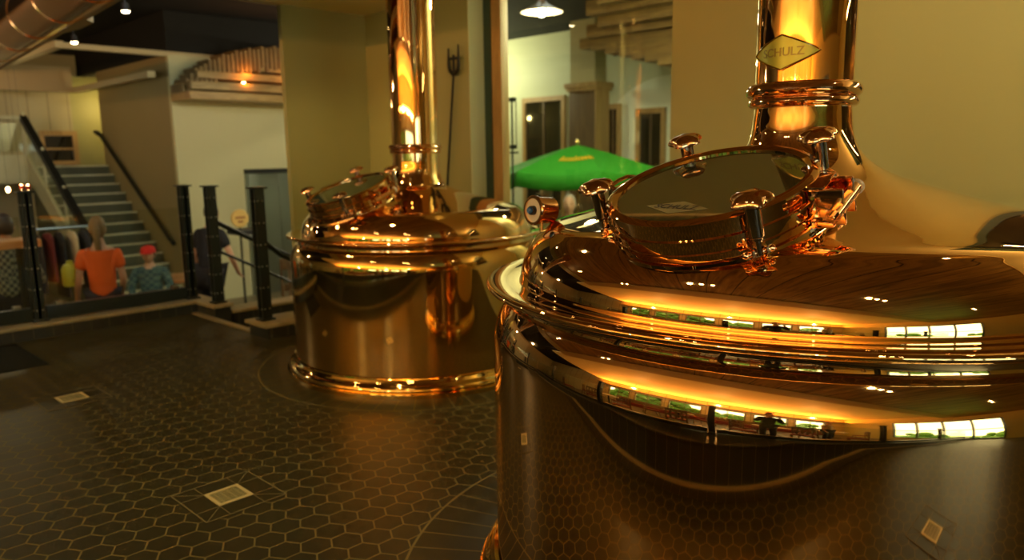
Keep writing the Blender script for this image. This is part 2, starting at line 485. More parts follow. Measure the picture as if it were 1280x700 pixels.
        for i in range(len(rings) - 1):
            for j in range(n): kn.bm.faces.new((rings[i][j], rings[i][(j + 1) % n], rings[i + 1][(j + 1) % n], rings[i + 1][j]))
        kn.bm.faces.new(rings[-1]); kn.bm.faces.new(rings[0][::-1]); kn._x(kn.bm.verts, L)
        kn.build('star_knob', 'copper_part', col)
        br = MB()
        for sy in (-.017, .017): br.box((-.030, sy - .004, -.104), (.012, sy + .004, -.078), .002, L)
        br.build('clamp_bracket', 'copper_part', col)
        pn = MB(); pn.cyl(L @ Vector((0, -.030, -.090)), L @ Vector((0, .030, -.090)), .0065, seg=12)
        pn.ball(L @ Vector((0, -.032, -.090)), .009, 10); pn.ball(L @ Vector((0, .032, -.090)), .009, 10)
        pn.build('clamp_pin', 'copper_part', col)
    # hinge block towards +x
    L = Rm @ Matrix.Rotation(math.radians(8), 4, 'Z') @ Matrix.Translation((r * 1.0, 0, 0))
    hg = MB()
    for sy in (-.045, .033): hg.box((-.005, sy, -.10), (.075, sy + .012, -.012), .003, L)
    hg.box((-.01, -.05, -.012), (.035, .05, -.002), .003, L); hg.box((.0, -.055, -.105), (.05, .055, -.085), .003, L)
    hg.build('hinge', 'copper_part', col)
    hp = MB(); hp.cyl(L @ Vector((.062, -.085, -.060)), L @ Vector((.062, .085, -.060)), .017, seg=20)
    hp.cyl(L @ Vector((.062, -.105, -.060)), L @ Vector((.062, .105, -.060)), .009, seg=14); hp.build('hinge_barrel', 'copper_part', col)
    hw_ = MB(); hw_.cyl(L @ Vector((.062, .088, -.060)), L @ Vector((.062, .098, -.060)), .020, seg=20); hw_.build('hinge_washer', 'white', col)
    # side handle towards -x
    L = Rm @ Matrix.Rotation(math.radians(176), 4, 'Z') @ Matrix.Translation((r * 1.0, 0, 0))
    hd = MB(); hd.box((-.004, -.05, -.020), (.030, .05, -.010), .003, L); hd.tube([L @ Vector(p) for p in ((.028, -.045, -.014), (.05, -.04, -.010), (.055, 0, -.008), (.05, .04, -.010), (.028, .045, -.014))], .006, 8)
    hd.build('lid_handle', 'copper_part', col)
    return t

def text_mesh(s, size, ext=.0008):
    cu = bpy.data.curves.new('lettering', 'FONT'); cu.body = s; cu.size = size; cu.align_x = 'CENTER'; cu.align_y = 'CENTER'; cu.extrude = ext; cu.offset = .0004
    o = bpy.data.objects.new('lettering', cu); COL.objects.link(o)
    dg = bpy.context.evaluated_depsgraph_get(); me = bpy.data.meshes.new_from_object(o.evaluated_get(dg))
    bpy.data.objects.remove(o); bpy.data.curves.remove(cu); return me
def alphamat(name, c, a):
    m, t = base_mat(name, .3); t.put(t.bsdf.inputs['Base Color'], (*c, 1)); t.bsdf.inputs['Alpha'].default_value = a; return m
M['decal'] = alphamat('frosted_decal', (.62, .58, .32), .45)

kb = kettle(K2, 1.0, 'large copper brew kettle in the right foreground with a lozenge badge on its pipe', .150,
            (.038, -.6575, 1.416, .275, .355, .165), 'copper_body', True, 1.0)
ka = kettle(K1, S1, 'copper brew kettle standing farther back, left of the foreground kettle', .166,
            (0, -.6586 * S1 + .0, 1.443 * S1, .290, .355, .165), 'copper_soft', False, .85)

# kettle lamp on the left side of the near dome
def sight_lamp():
    base = Vector((-1.715, 1.925, 0)); d = Vector((base.x - K2[0], base.y - K2[1], 0)); rr = d.length
    zt = 1.213 if rr < .9 else 1.2
    col = kb
    zt = 1.225
    st = MB(); st.lathe([[(.020, 0), (.020, .008), (.012, .012)], [(.012, .012), (.0115, .055)], [(.0115, .055), (.007, .06), (.007, .13)]], 20, mt=Matrix.Translation((base.x, base.y, zt - .090)) @ Matrix.Diagonal((1, 1, 1.12, 1)))
    o = st.build('lamp_stem', 'brass', col, world=True)
    ax = Vector((-.14, -.98, .04)).normalized()
    c = Vector((base.x - .008, base.y + .015, zt + .082))
    q = ax.to_track_quat('Z', 'Y').to_matrix().to_4x4(); L = Matrix.Translation(c) @ q
    h = MB(); h.lathe([[(0, -.045), (.034, -.045)], [(.034, -.045), (.044, -.038), (.046, .0), (.046, .030)], [(.046, .030), (.051, .032), (.052, .040), (.048, .044)], [(.048, .044), (.041, .044)], [(.041, .044), (.041, .034)]], 48, mt=L)
    hb = h.build('sight_lamp', 'copper_part', col, world=True)
    f = MB(); f.lathe([[(0, .038), (.042, .038)]], 40, mt=L); f.build('lamp_face', 'white', hb, world=True)
    n = MB(); n.lathe([[(.016, .038), (.016, .052), (0, .052)]], 24, mt=L); n.build('lamp_socket', 'black', hb, world=True)
    n = MB(); n.ball((0, .0, .056), (.012, .012, .010), 16, mt=L); n.build('lamp_button', 'blue', hb, world=True)
    w = MB(); p = Vector((base.x, base.y, zt - .086))
    w.bar(p + Vector((0, 0, .004)), p + Vector((.05, .055, .012)), .022, .014); w.bar(p + Vector((.04, .045, .012)), p + Vector((.078, .085, .013)), .032, .012)
    w.build('lamp_foot', 'copper_part', col, world=True)
sight_lamp()

# ------------------------------------------------------------------ platform, floor, curb
struct('floor', MB().prism([(-7.27, -.15), (6.45, -.15), (6.45, 4.49), (-5.98, 4.49), (-5.98, 3.03), (-7.27, 3.03)], -1.0, 0), 'hex')
struct('floor', MB().box((-19.9, -7.1, -1.1), (6.6, 12.1, -1.0)), 'hallfloor')
struct('trim_1', MB().box((-7.30, 3.0, -.02), (-5.95, 3.06, .012)), 'ledge')
struct('trim_2', MB().box((-7.56, -.15, -1.0), (-7.27, 3.22, .095), .004), 'curby')
struct('trim_3', MB().box((-7.60, -.15, .095), (-7.25, 3.24, .125), .008), 'ledge')
struct('trim_4', MB().box((-7.60, -.50, -1.0), (6.45, -.15, .20), .004), 'curbx')
struct('trim_26', MB().box((-7.27, -.15, 0), (6.45, -.128, .016)), 'ledge')
struct('trim_27', MB().box((-7.27, -.128, -.01), (6.45, -.02, .0015)), 'curbfloor')
struct('trim_5', MB().box((-7.62, -.52, .20), (6.45, -.13, .23), .008), 'curbx')
struct('trim_6', MB().box((-7.27, 3.06, -1.0), (-6.88, 3.22, .095), .004), 'curbx')
struct('trim_7', MB().box((-7.25, 3.04, .095), (-6.86, 3.24, .125), .006), 'ledge')
struct('trim_8', MB().box((-7.12, 3.24, -1.0), (-6.90, 5.4, .02), .004), 'curby')
struct('trim_9', MB().box((-7.14, 3.24, .02), (-6.88, 5.4, .05), .006), 'ledge')
struct('trim_10', MB().box((-6.02, 2.97, -.02), (-5.70, 3.62, .10), .004), 'curby')
struct('trim_11', MB().box((-6.05, 2.94, .10), (-5.68, 3.62, .13), .006), 'ledge')
st = thing('exit_steps', 'low dark tiled steps going down between the posts left of the rear kettle', 'steps', (-6.42, 3.3, -1.0))
for i in range(3):
    MB().box((-6.88, 3.07 + i * .36, -1.0), (-6.02, 3.43 + i * .36, -.14 - i * .17), .004).build('step', 'curbx', st, world=True)

def post(parent, x, y, z0, z1, w=.043):
    p = MB()
    # two channels and a web (H section)
    p.box((x - w, y - w, z0), (x - w + .018, y + w, z1)); p.box((x + w - .018, y - w, z0), (x + w, y + w, z1)); p.box((x - w, y - .011, z0), (x + w, y + .011, z1))
    n0 = len(p.bm.faces)
    for k in range(6):
        zz = z0 + .1 + k * (z1 - z0 - .2) / 5
        for dy in (.022, -.022): p.ball((x + w + .002, y + dy, zz), .007, 8)
        for sx in (1, -1): p.ball((x + (w - .009) * sx, y - w - .002, zz), .007, 8)
    p.bm.faces.ensure_lookup_table()
    for f in p.bm.faces[n0:]: f.material_index = 1
    o = p.build('post', 'post', parent, world=True); o.data.materials.append(M['bolt'])
    MB().box((x - w - .022, y - w - .022, z1), (x + w + .022, y + w + .022, z1 + .016), .004).build('post_cap', 'post', o, world=True)
    MB().box((x - w - .02, y - w - .02, z0), (x + w + .02, y + w + .02, z0 + .018), .004).build('base_plate', 'post', o, world=True)
    return o
def fence(name, label, axis, fixed, a0, a1, posts, z0, z1):
    t = thing(name, label, 'glass fence', (fixed, a0, z0) if axis == 'y' else (a0, fixed, z0))
    def pt(a, off): return (fixed + off, a) if axis == 'y' else (a, fixed + off)
    def bx(a, b, o0, o1, za, zb, bev=0):
        p = pt(a, o0); q = pt(b, o1)
        return MB().box((min(p[0], q[0]), min(p[1], q[1]), za), (max(p[0], q[0]), max(p[1], q[1]), zb), bev)
    for a in posts:
        x, y = pt(a, 0); post(t, x, y, z0, z1)
    edges = [a0] + posts + [a1]
    for i in range(len(edges) - 1):
        a, b = edges[i] + .06, edges[i + 1] - .06
        if b - a < .2: continue
        bx(a - .002, b + .002, -.035, .035, z0 + .01, z0 + .125, .004).build('bottom_rail', 'post', t, world=True)
        bx(a + .01, b - .01, -.005, .005, z0 + .14, z1 - .20).build('glass_panel', 'glass', t, world=True)
        for s_ in (pt(a + .10, 0), pt(b - .10, 0)):
            MB().box((s_[0] - .03, s_[1] - .03, z0 + .120), (s_[0] + .03, s_[1] + .03, z0 + .155), .004).build('glass_clamp', 'bolt', t, world=True)
    return t
fence('glass_fence', 'low glass fence with dark riveted posts along the left edge of the tiled platform', 'y', -7.42, -.40, 3.17, [.42, 1.745, 3.08], .125, 1.235)
fence('glass_fence', 'glass fence on the near platform edge, seen only mirrored in the big kettle', 'x', -.36, -7.3, 6.4, [-4.9, -2.64, -.80, 1.88, 4.14], .23, 1.26)
hr = thing('stair_handrail', 'dark handrail with riveted posts sloping down beside the exit steps', 'handrail', (-6.99, 3.15, .125))
post(hr, -6.99, 3.15, .125, 1.235)
h = MB(); h.tube([(-6.99, 3.16, .92), (-6.99, 3.26, .86), (-6.99, 4.9, -.03), (-6.99, 5.3, -.05)], .024, 12); h.build('rail', 'post', hr, world=True)
h = MB(); h.tube([(-6.99, 3.2, .62), (-6.99, 4.9, -.30)], .014, 8); h.build('lower_rail', 'post', hr, world=True)
h = MB(); h.cyl((-6.99, 4.2, .05), (-6.99, 4.2, .36), .018, seg=10); h.build('baluster', 'post', hr, world=True)
pp = thing('entry_post', 'tall dark riveted post on a tiled block just left of the rear kettle', 'post', (-5.90, 3.06, .13))
post(pp, -5.90, 3.06, .13, 1.245)
h = MB(); h.tube([(-5.96, 3.12, .80), (-6.10, 3.35, .64), (-6.12, 4.4, .10)], .020, 12); h.build('rail', 'post', pp, world=True)

def drain(x, y, label, rz=0):
    t = thing('floor_drain', label, 'floor drain', (x, y, .0), rz, 'square floor drains in the hexagon tile')
    w = .183
    MB().box((-w, -w, 0), (w, w, .0015)).build('surround_tile', M['drain_tile'], t)
    g = MB()
    for s_ in (-1, 1):
        g.box((-w, s_ * w - .003, .0015), (w, s_ * w + .003, .0025)); g.box((s_ * w - .003, -w, .0015), (s_ * w + .003, w, .0025))
        for q in (-1, 1): g.bar((s_ * .078, q * .078, .002), (s_ * w, q * w, .002), .004, .001)
        for q in (-1, 1):
            g.bar((s_ * .078, q * .078, .002), (s_ * .078 * q * q, q * w, .002), .004, .001); g.bar((s_ * .078, q * .078, .002), (s_ * w, q * .078, .002), .004, .001)
    g.build('grout_lines', M['grout'], t)
    f = MB()
    for s_ in (-1, 1):
        f.box((-.079, s_ * .071 - .008, .0015), (.079, s_ * .071 + .008, .005)); f.box((s_ * .071 - .008, -.063, .0015), (s_ * .071 + .008, .063, .005))
    f.build('drain_frame', M['drain_metal'], t)
    MB().box((-.063, -.063, .0015), (.063, .063, .002)).build('sump', 'black', t)
    gr = MB()
    for i in range(7):
        xx = -.054 + i * .018; gr.box((xx - .005, -.063, .002), (xx + .005, .063, .004))
    for i in range(4): gr.box((-.063, -.045 + i * .03 - .003, .002), (.063, -.045 + i * .03 + .003, .0038))
    gr.build('grate', M['drain_grate'], t)
    return t
M['drain_tile'] = mat('drain_tile', (.028, .023, .006), .42, spec=.16); M['grout'] = mat('grout', (.14, .112, .038), .7)
M['drain_metal'] = mat('drain_frame_metal', (.60, .50, .24), .45, .25); M['drain_grate'] = mat('drain_grate_metal', (.32, .29, .13), .5, .3)
drain(-3.14, 1.39, 'square metal floor drain nearest the camera, in front of the rear kettle')
drain(-5.25, 1.36, 'small floor drain farther back on the left of the tiled floor')
drain(.98, 1.10, 'floor drain right of the big kettle, seen only mirrored in its drum')
struct('trim_12', MB().box((-7.22, .55, .0), (-6.27, 1.50, .004)), 'matrubber')

# ------------------------------------------------------------------ kettle room walls and ceiling
CZ = 2.85
def B_(lo, hi): return MB().box(lo, hi)
struct('wall_left', MB().box((-6.33, 3.60, -1.0), (-6.27, 4.62, CZ)), 'wall')
struct('wall_back', MB().box((-6.33, 4.49, -1.0), (-4.80, 4.70, CZ + .4)), 'wall')
struct('trim_13', MB().box((-4.803, 4.487, -1.0), (-4.797, 4.70, CZ)), 'facade')
struct('wall_back', MB().box((-2.82, 4.49, -1.0), (6.6, 4.70, CZ + .4)), 'wall')
wb = struct('wall_back', MB().box((-4.80, 4.49, -1.0), (-2.82, 4.70, .35)), 'wall')
struct('window_1', MB().box((-4.797, 4.66, .35), (-4.715, 4.74, CZ + .4)), 'framegreen')
w1 = struct('window_1', MB().box((-4.715, 4.67, .35), (-4.60, 4.76, CZ + .4), .006), 'wood')
struct('window_1', MB().box((-4.60, 4.71, .35), (-2.82, 4.72, CZ + .4)), 'windowglass')
cl = struct('ceiling', MB().box((-6.30, -.55, CZ), (6.6, 4.70, CZ + .12)), 'woodceil')
struct('trim_23', B_((-6.27, 3.15, CZ - .012), (6.48, 4.49, CZ)), 'borderlit')
struct('trim_24', B_((-6.27, -.55, CZ - .012), (-5.75, 3.15, CZ)), 'wall')
struct('trim_25', B_((-.64, 4.10, CZ - .02), (2.2, 4.44, CZ - .012)), 'framegreen')
struct('trim_14', MB().box((-6.34, -.55, CZ - .02), (-6.28, 4.49, CZ + .5)), 'soffit')
struct('trim_15', MB().box((-6.34, -1.15, CZ - .012), (6.6, -.55, CZ + .5)), 'soffit')
struct('ceiling', MB().box((-8.5, -7.1, 3.12), (6.6, -1.15, 3.2)), 'creamwall')
# a dark glazed opening high in the right part of the back wall
struct('window_2', MB().box((-.64, 4.47, 1.45), (2.2, 4.50, 2.76)), 'darkpane')
wf = MB()
for a in ((-.68, 4.45, 1.40, 2.25, 4.49, 1.45), (-.68, 4.45, 2.76, 2.25, 4.49, 2.80), (-.68, 4.45, 1.45, -.64, 4.49, 2.76), (2.2, 4.45, 1.45, 2.25, 4.49, 2.76)):
    wf.box(a[:3], a[3:])
struct('window_2', wf, 'framegreen')

# wall hook tool
p1 = on(567, 62, 'y', 4.44); p2 = on(555, 216, 'y', 4.42)
rk = thing('mash_fork', 'black iron mash fork with a looped head hanging on the wall behind the rear kettle', 'tool', (p2.x, 4.45, p2.z))
hd = on(567, 92, 'y', 4.44)
MB().cyl((hd.x, 4.44, hd.z), (p2.x, 4.44, p2.z - .25), .011, seg=10).build('handle', 'iron', rk, world=True)
hh = MB(); cx, cz = hd.x + .004, hd.z + .075; hw = .062
hh.tube([(cx - hw, 4.44, cz + .14), (cx - hw, 4.44, cz + .05), (cx - hw, 4.44, cz), (cx - hw * .8, 4.44, cz - .05), (cx - hw * .3, 4.44, cz - .075), (cx + hw * .3, 4.44, cz - .075), (cx + hw * .8, 4.44, cz - .05), (cx + hw, 4.44, cz), (cx + hw, 4.44, cz + .05), (cx + hw, 4.44, cz + .16)], [.007, .012, .016, .017, .018, .018, .017, .016, .012, .007], 10)
hh.tube([(cx, 4.44, cz - .07), (cx, 4.44, cz + .08)], .012, 8); hh.tube([(cx - hw, 4.44, cz + .05), (cx + hw, 4.44, cz + .05)], .012, 8)
hh.build('fork_head', 'iron', rk, world=True)

# ------------------------------------------------------------------ lighting fixtures
def downlight(x, y, z, label, grp, m='spot', power=0, size=.045, spot=110, col=(1, .78, .34), aim=None, blend=.8):
    t = thing('ceiling_spotlight', label, 'ceiling light', (x, y, z), 0, grp)
    MB().lathe([[(size, -.001), (size * 1.5, -.006), (size * 1.55, .0)], [(size, -.001), (size * .9, .02)]], 24).build('trim_ring', 'black', t)
    MB().lathe([[(0, -.002), (size * .92, -.002)]], 20).build('lens', m, t)
    if power:
        l = bpy.data.lights.new('spot', 'SPOT'); l.energy = power; l.color = col; l.spot_size = math.radians(spot); l.spot_blend = blend; l.shadow_soft_size = .04
        l.energy = power * 2.0; o = bpy.data.objects.new('spot_beam', l); COL.objects.link(o); o.location = (x, y, z - .03)
        a = Vector(aim) - Vector((x, y, z - .03)) if aim else Vector((0, 0, -1))
        o.rotation_euler = a.to_track_quat('-Z', 'Y').to_euler()
        o.visible_glossy = True
    return t
g = 'small round lights in the dark wooden ceiling'
lb = 'small warm round light in the wooden ceiling, seen only mirrored in the kettles'
for (x, y, pw, aim) in ((-3.6, 1.9, 34, (-3.0, 2.5, 0)), (-1.6, .1, 10, None), (-1.42, .1, 0, None), (-1.24, .1, 0, None),
                        (.9, .6, 16, None), (1.08, .6, 0, None), (1.26, .6, 0, None), (-5.0, .6, 14, (-6.2, 1.9, 0)), (-4.82, .6, 0, None),
                        (3.4, 1.5, 25, None), (3.6, 1.5, 0, None), (-3.5, -.5, 15, None), (-3.3, -.5, 0, None), (.2, 2.6, 30, (.2, 4.4, 1.6))):
    downlight(x, y, CZ, lb, g, 'spot', pw, .035, 120, aim=aim)
# wall wash on the ochre wall behind the far kettle
downlight(-5.35, 2.9, CZ, lb, g, 'spot', 26, .035, 62, col=(1, .66, .22), aim=(-6.0, 4.45, .9), blend=1.)
downlight(-1.2, 3.2, CZ, lb, g, 'spot', 18, .035, 110, col=(1, .80, .45), aim=(-1.3, 4.49, 1.6), blend=1.)
downlight(-3.3, 3.3, CZ, lb, g, 'spot', 14, .035, 100, aim=(-4.9, 4.49, 1.9), blend=1.)

def area(name, loc, aim, sx, sy, power, col):
    l = bpy.data.lights.new(name, 'AREA'); l.shape = 'RECTANGLE'; l.size = sx; l.size_y = sy; l.energy = power; l.color = col
    o = bpy.data.objects.new(name, l); COL.objects.link(o); o.location = loc
    o.rotation_euler = (Vector(aim) - Vector(loc)).to_track_quat('-Z', 'Y').to_euler(); return o
def point(loc, power, col, r=.05):
    l = bpy.data.lights.new('lamp_glow', 'POINT'); l.energy = power; l.color = col; l.shadow_soft_size = r
    o = bpy.data.objects.new('lamp_glow', l); COL.objects.link(o); o.location = loc; return o
wl = thing('added_uplight', 'added slim uplight brightening the ceiling border, seen only mirrored in the kettle dome', 'wall light', (.8, 4.40, 2.40))  # added lamp, lifts the ceiling border and leaves a streak in the dome
MB().box((-.55, 4.38, 2.38), (2.2, 4.45, 2.42), .006).build('housing', 'iron', wl, world=True)
for k_ in range(3): MB().box((-.3 + k_ * 1.1, 4.42, 2.36), (-.26 + k_ * 1.1, 4.49, 2.40)).build('wall_bracket', 'iron', wl, world=True)
area('added_uplight_glow', (.8, 4.36, 2.44), (.8, 3.7, 2.9), 2.6, .04, 22, (1, .74, .36))
# ------------------------------------------------------------------ hall on the left, lower floor at -0.65
LF = -1.0
def B(lo, hi, bev=0.): return MB().box(lo, hi, bev)
struct('wall_left', B((-13.0, 5.3, LF), (-12.9, 8.6, 3.2)), 'creamwall')
struct('wall_left', B((-13.0, 5.3, 3.2), (-12.93, 8.6, 3.95)), 'darkceil')
struct('wall_left', B((-16.35, 5.3, LF), (-13.0, 5.4, 3.2)), 'stairwall')
struct('wall_left', B((-17.5, 5.3, 3.2), (-13.0, 5.4, 3.95)), 'darkceil')
struct('wall_left', B((-17.5, 5.10, LF), (-17.4, 6.4, 3.2)), 'wall')
struct('wall_left', B((-17.5, -.5, LF), (-17.4, 5.10, 3.2)), 'panelhall')
struct('wall_left', B((-17.4, 6.3, LF), (-16.3, 6.4, 3.2)), 'wall')
struct('ceiling', B((-19.9, -7.1, 3.9), (-6.34, 12.1, 4.0)), 'darkceil')
struct('wall_left', B((-19.9, -7.1, LF), (-19.8, 12.1, 4.0)), 'stairwall')
struct('trim_16', B((-13.02, 3.72, 3.17), (-12.92, 8.6, 3.25)), 'beam')
struct('trim_17', B((-19.8, 3.66, 3.17), (-12.92, 3.78, 3.27)), 'beam')
a = on(2, 112, 'x', -16.8); b = on(88, 84, 'x', -16.8)
struct('trim_18', B((-16.9, 2.8, a.z), (-16.8, b.y, b.z)), 'soffit')
struct('trim_19', B((-16.8, b.y, a.z), (-13.0, b.y + .12, a.z + .10)), 'beam')
for i in range(5):
    struct('trim_20', B((-12.8, -6 + i * 2.3, 3.72), (-6.5, -5.85 + i * 2.3, 3.9)), 'darkceil')
# stairs
sr = thing('staircase', 'straight flight of stairs with pale nosings climbing away to the landing', 'staircase', (-12.8, 4.65, LF))
N = 14; rise = 2.40 / N; run = .255; X0 = -12.80
for i in range(N):
    x0 = X0 - i * run
    o = B((x0 - run, 4.0, LF), (x0, 5.28, LF + (i + 1) * rise)).build('step', 'tread', sr, world=True)
    B((x0 - .045, 4.0, LF + (i + 1) * rise - .022), (x0 + .014, 5.28, LF + (i + 1) * rise + .006)).build('nosing', 'nosing', o, world=True)
XT = X0 - N * run
B((-17.4, 2.6, 1.28), (XT, 5.28, 1.40)).build('landing', 'wooddark', sr, world=True)
s_ = MB(); v = [(-12.6, LF), (-12.4, LF + .1), (XT, 1.66), (XT, 1.18)]
bm = s_.bm; A = [bm.verts.new((x, 3.94, z)) for x, z in v]; Bv = [bm.verts.new((x, 4.0, z)) for x, z in v]
bm.faces.new(A); bm.faces.new(Bv[::-1])
for i in range(4): bm.faces.new((A[i], A[(i + 1) % 4], Bv[(i + 1) % 4], Bv[i]))
s_.build('stringer', 'stringer', sr, world=True)
B((XT - .02, 2.6, 1.10), (XT + .05, 3.98, 1.62)).build('landing_edge', 'stringer', sr, world=True)
ra = thing('stair_balustrade', 'glass balustrade with a broad dark handrail on the left side of the stairs', 'handrail', (-13.2, 3.97, LF))
MB().bar((-12.75, 3.97, -.08), (XT, 3.97, 2.30), .11, .11).build('handrail', 'iron', ra, world=True)
MB().bar((XT, 3.99, 2.30), (XT, 2.6, 2.30), .09, .06).build('landing_rail', 'stringer', ra, world=True)
for k in range(4):
    x = -13.4 - k * .98; z = LF + (abs(x) - 12.8) * rise / run + .1
    B((x - .022, 3.95, z), (x + .022, 3.99, z + .92), .004).build('baluster', 'stringer', ra, world=True)
for k in range(3):
    x0 = -13.45 - k * .98; x1 = x0 - .88; z0 = LF + (abs(x0) - 12.8) * rise / run + .22; z1 = LF + (abs(x1) - 12.8) * rise / run + .22
    g_ = MB(); vs = [(x0, z0), (x1, z1), (x1, z1 + .72), (x0, z0 + .72)]
    p = [g_.bm.verts.new((x, 3.965, z)) for x, z in vs]; q = [g_.bm.verts.new((x, 3.975, z)) for x, z in vs]
    g_.bm.faces.new(p); g_.bm.faces.new(q[::-1])
    for i in range(4): g_.bm.faces.new((p[i], p[(i + 1) % 4], q[(i + 1) % 4], q[i]))
    g_.build('glass_panel', 'glass', ra, world=True)
for y in (2.65, 3.3, 3.93): B((XT - .02, y, 1.6), (XT + .02, y + .04, 2.28)).build('baluster', 'stringer', ra, world=True)
B((XT - .005, 2.7, 1.68), (XT + .005, 3.92, 2.2)).build('glass_panel', 'glass', ra, world=True)
wr = thing('wall_handrail', 'dark handrail fixed to the olive wall on the right side of the stairs', 'handrail', (-13.2, 5.22, .06))
h = MB(); h.tube([(-13.15, 5.22, .06), (-13.3, 5.22, .13), (-16.3, 5.22, 2.04), (-16.5, 5.22, 2.06), (-16.52, 5.29, 2.0)], .034, 10); h.build('rail', 'iron', wr, world=True)
for k in range(4):
    x = -13.6 - k * .85; z = .13 + (abs(x) - 13.3) * .637
    MB().tube([(x, 5.3, z - .07), (x, 5.24, z - .06), (x, 5.22, z)], .010, 6).build('bracket', 'iron', wr, world=True)
lw = thing('landing_window', 'small wood-framed interior window on the wall of the upper landing', 'window', (-17.38, 4.82, 1.42))
f = MB()
for a in ((4.46, 5.14, 1.42, 1.50), (4.46, 5.14, 2.00, 2.10), (4.46, 4.54, 1.5, 2.0), (5.05, 5.14, 1.5, 2.0), (4.54, 5.05, 1.72, 1.76)): f.box((-17.4, a[0], a[2]), (-17.33, a[1], a[3]))
f.build('frame', 'wood', lw, world=True); B((-17.395, 4.54, 1.5), (-17.39, 5.05, 2.0)).build('pane', 'darkpane', lw, world=True)
# steel doors on the cream wall
ed = thing('lift_doors', 'brushed steel lift doors in the cream wall under a dark header', 'lift', (-12.85, 7.1, LF))
for k in range(2): B((-12.9, 6.53 + k * .59, LF), (-12.86, 7.115 + k * .59, 1.22), .004).build('door_leaf', 'steel', ed, world=True)
B((-12.9, 6.47, 1.22), (-12.82, 7.76, 1.30)).build('header', 'iron', ed, world=True)
B((-12.9, 6.47, LF), (-12.84, 6.53, 1.22)).build('jamb', 'steel', ed, world=True)
# timber arch on the cream wall
ta = thing('timber_arch', 'big arched canopy of stacked timber beams glowing orange on the cream wall', 'canopy', (-12.9, 7.4, 2.44))
YC = 7.45; AW = 2.18; AH = .98
def yl(z): q = max(0., 1 - ((z - 2.44) / AH) ** 2); return YC - AW * math.sqrt(q)
for i, (z0, z1, xf) in enumerate(((2.44, 2.57, -12.15), (2.61, 2.74, -12.26), (2.80, 2.92, -12.38), (2.98, 3.08, -12.50))):
    yy = yl(z1 - .01); MB().box((-12.9, yy, z0), (xf, 8.6, z1), .02).build('beam', 'woodx', ta, world=True)
n = 40
for k in range(n):
    y = YC - AW + .02 + k * (AW + 1.0) / n
    q = max(0., 1 - ((y + .04 - YC) / AW) ** 2); zt = 2.44 + AH * math.sqrt(q) + (.03 if k % 3 == 0 else 0)
    if zt < 2.56: continue
    zb = max(2.45, zt - .36 - (.05 if k % 2 else 0))
    MB().box((-12.88, y, zb), (-12.44, y + .058, zt), .008).build('stave', 'stavewood', ta, world=True)
bb = MB(); nn = 24; pts = [(YC - AW * math.cos(PI / 2 * i / nn) * .985, 2.45 + AH * math.sin(PI / 2 * i / nn) * .97) for i in range(nn + 1)] + [(8.6, 2.45 + AH * .9), (8.6, 2.45)]
f0 = [bb.bm.verts.new((-12.895, y, z)) for y, z in pts]; f1 = [bb.bm.verts.new((-12.84, y, z)) for y, z in pts]
bb.bm.faces.new(f0); bb.bm.faces.new(f1[::-1])
for i in range(len(pts)): bb.bm.faces.new((f0[i], f0[(i + 1) % len(pts)], f1[(i + 1) % len(pts)], f1[i]))
bb.build('back_board', 'wooddark', ta, world=True)
# copper duct at the top left
A = on(66, 0, 'z', 2.72); Bp = on(0, 50, 'z', 2.72); dv = (Bp - A).normalized()
du = thing('copper_duct', 'shiny copper duct running diagonally under the ceiling at the top left', 'duct', tuple(A - dv * 2))
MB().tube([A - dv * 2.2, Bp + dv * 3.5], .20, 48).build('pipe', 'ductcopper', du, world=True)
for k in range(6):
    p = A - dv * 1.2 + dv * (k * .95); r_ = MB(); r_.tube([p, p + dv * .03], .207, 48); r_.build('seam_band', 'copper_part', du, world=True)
side = dv.cross(Vector((0, 0, 1))).normalized()
if side.y < 0: side = -side
sp_ = MB(); sp_.bar(A - dv * 2.2 + side * .30 + Vector((0, 0, -.02)), Bp + dv * 3.5 + side * .30 + Vector((0, 0, -.02)), .05, .07); sp_.build('support_rail', 'soffit', du, world=True)
p = on(60, 45, 'z', 2.75); q = on(100, 35, 'z', 2.75)
pb = MB(); pb.prism([(p.x, p.y), (q.x, q.y), (q.x + .45, q.y - .02), (A.x - .6, A.y + .28), (p.x + .3, p.y - .03)], 2.74, 2.80); pb.build('support_plate', 'soffit', du, world=True)
for (x, y, xv) in ((93, 53, -11.5), (157, 14, -9.0)):
    p = on(x, y, 'x', xv)
    t = thing('hanging_spotlight', 'small lit spotlight in the dark ceiling ' + ('above the stairs' if x == 93 else 'nearer the timber arch, higher up'), 'ceiling light', tuple(p), 0, 'spotlights in the dark hall ceiling')
    MB().cyl((0, 0, .03), (0, 0, 3.9 - p.z), .008, seg=8).build('stem', 'black', t); MB().lathe([[(0, .09), (.035, .09), (.045, 0)]], 20).build('can', 'black', t)
    MB().ball((0, 0, 0), (.04, .04, .02), 12).build('bulb', 'spotsmall', t)

